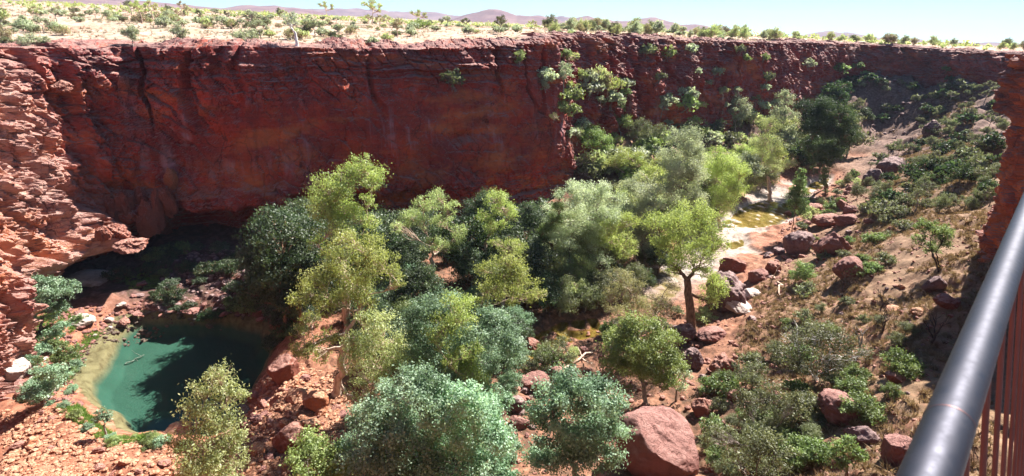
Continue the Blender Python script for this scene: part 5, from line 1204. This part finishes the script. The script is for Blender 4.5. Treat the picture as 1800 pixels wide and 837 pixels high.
def bar(p, q, w, t, mat=M['rust'], name='baluster'):
    ax = (q - p) / np.linalg.norm(q - p); s1 = side if abs(ax[2]) > .5 else np.array([0, 0, 1.]); s2 = np.cross(ax, s1); V = []
    for c in (p, q):
        for a_, b__ in ((-1, -1), (1, -1), (1, 1), (-1, 1)): V.append(c + s1 * a_ * w / 2 + s2 * b__ * t / 2)
    return np.array(V), np.array([[0, 1, 2, 3], [7, 6, 5, 4], [0, 4, 5, 1], [1, 5, 6, 2], [2, 6, 7, 3], [3, 7, 4, 0]])
off = side * .010
P0 = A2 + off - [0, 0, .006]; P1 = B2 + off - [0, 0, .006]; lean_ = side * .34 - np.array([0, 0, 1.25])
v, f = bar(P0 + lean_, P1 + lean_, .04, .012); part('lower_bar', v, f, M['rust'], rail, False)
Ln = np.linalg.norm(P1 - P0); nb = int(Ln / .15)
for i in range(nb):
    t = (i + .5) / nb; p = P0 + (P1 - P0) * t; tv, tf = tube([p, p + lean_ * .5, p + lean_], [.0032] * 3, 12)
    part('baluster', tv, tf, M['rust'], rail)
for t in (.985,):
    p = A2 + (B2 - A2) * t + side * .026; v, f = bar(p - [0, 0, .015], p + lean_ * 1.1 + side * .2, .04, .012); part('post', v, f, M['rust'], rail, False)
# walkway of the lookout, carried on beams into the rim
M['deck'] = metal('deck_grating', (.25, .24, .23), .6, .6)
pc = (A2 + B2) / 2 + side * 1.42; pc[2] = 48.29; dk = empty('lookout_deck', pc); tag(dk, 'steel walkway deck of the lookout behind the handrail', 'deck'); dk_parts = []
def boxm(c0, c1, w, t):  # beam between two points
    ax = (c1 - c0) / np.linalg.norm(c1 - c0); s1 = np.array([-ax[1], ax[0], 0]); s1 /= np.linalg.norm(s1); s2 = np.cross(ax, s1); V = []
    for c in (c0, c1):
        for a_, b__ in ((-1, -1), (1, -1), (1, 1), (-1, 1)): V.append(c + s1 * a_ * w / 2 + s2 * b__ * t / 2)
    return np.array(V), np.array([[0, 1, 2, 3], [7, 6, 5, 4], [0, 4, 5, 1], [1, 5, 6, 2], [2, 6, 7, 3], [3, 7, 4, 0]])
c0 = A2 * [1, 1, 0] + side * 1.42 + [0, 0, 48.3] - dirn * 2; c1 = B2 * [1, 1, 0] + side * 1.42 + [0, 0, 48.3]
v, f = boxm(c0, c1, 1.9, .05); part('walkway', v, f, M['deck'], dk, False)
for k_ in (.15, .6):
    m = c0 + (c1 - c0) * k_ - [0, 0, .12]; v, f = boxm(m - side * 1.2, m + side * 5, .12, .18); part('beam', v, f, M['rust'], dk, False)
# ------------------------------------------------------------------ light, sky, camera
SUN_AZ, SUN_EL = R(40), R(47)
sd_ = Vector((math.sin(SUN_AZ) * math.cos(SUN_EL), math.cos(SUN_AZ) * math.cos(SUN_EL), math.sin(SUN_EL)))
L = bpy.data.lights.new('sun', 'SUN'); L.energy = 5.0; L.angle = R(.5); L.color = (1, .95, .88)
lo = bpy.data.objects.new('sun', L); C.objects.link(lo); lo.rotation_euler = sd_.to_track_quat('Z', 'Y').to_euler(); lo.location = (60, 60, 150)
w = bpy.data.worlds.new('World'); scene.world = w; w.use_nodes = True
nt = w.node_tree; sk = nt.nodes.new('ShaderNodeTexSky'); sk.sky_type = 'NISHITA'; sk.sun_disc = False
sk.sun_elevation = SUN_EL; sk.sun_rotation = SUN_AZ; sk.altitude = 600; sk.air_density = .75; sk.dust_density = .15; sk.ozone_density = 2.0
bg = nt.nodes['Background']; tn = nt.nodes.new('ShaderNodeMix'); tn.data_type = 'RGBA'; tn.blend_type = 'MULTIPLY'; tn.inputs[0].default_value = 1; tn.inputs[7].default_value = (.66, .90, 1, 1)
nt.links.new(sk.outputs[0], tn.inputs[6]); nt.links.new(tn.outputs[2], bg.inputs[0]); bg.inputs[1].default_value = .05
cam = bpy.data.cameras.new('camera'); co = bpy.data.objects.new('camera', cam); C.objects.link(co)
cam.sensor_width = 36; cam.lens = 36 * F_PX / W; cam.clip_start = .05; cam.clip_end = 30000
mw = Matrix(((_Rt[0], _Up[0], -_F[0], EYE[0]), (_Rt[1], _Up[1], -_F[1], EYE[1]), (_Rt[2], _Up[2], -_F[2], EYE[2]), (0, 0, 0, 1)))
co.matrix_world = mw
cam.dof.use_dof = True; cam.dof.focus_distance = 90; cam.dof.aperture_fstop = 11
scene.camera = co
vs = scene.view_settings; vs.view_transform = 'Standard'; vs.look = 'None'; vs.gamma = 1; vs.exposure = 1.75; vs.use_curve_mapping = False
scene.cycles.max_bounces = 6; scene.cycles.diffuse_bounces = 3; scene.cycles.transparent_max_bounces = 12; scene.cycles.volume_bounces = 0
scene.cycles.use_denoising = True

m, nt_, out_ = new_mat('haze'); b_ = NB(nt_); pv = b_.n('ShaderNodeVolumePrincipled'); pv.inputs['Color'].default_value = (.62, .72, .95, 1); pv.inputs['Density'].default_value = 5.5e-5; pv.inputs['Anisotropy'].default_value = 0
b_.l(pv.outputs[0], out_.inputs['Volume'])
v_, f_ = bar(np.array([-9600., 0, 120]), np.array([9600., 0, 120]), 19400, 300); v_ = np.array([[sx * 9900, sy * 9900, z] for z in (-14, 420) for sx, sy in ((-1, -1), (1, -1), (1, 1), (-1, 1))])
hz = link('haze', mesh_np('haze', v_, np.array([[0, 3, 2, 1], [4, 5, 6, 7], [0, 1, 5, 4], [1, 2, 6, 5], [2, 3, 7, 6], [3, 0, 4, 7]]), m, smooth_sh=False)); tag(hz, kind='stuff', label='thin bluish air over the plain')
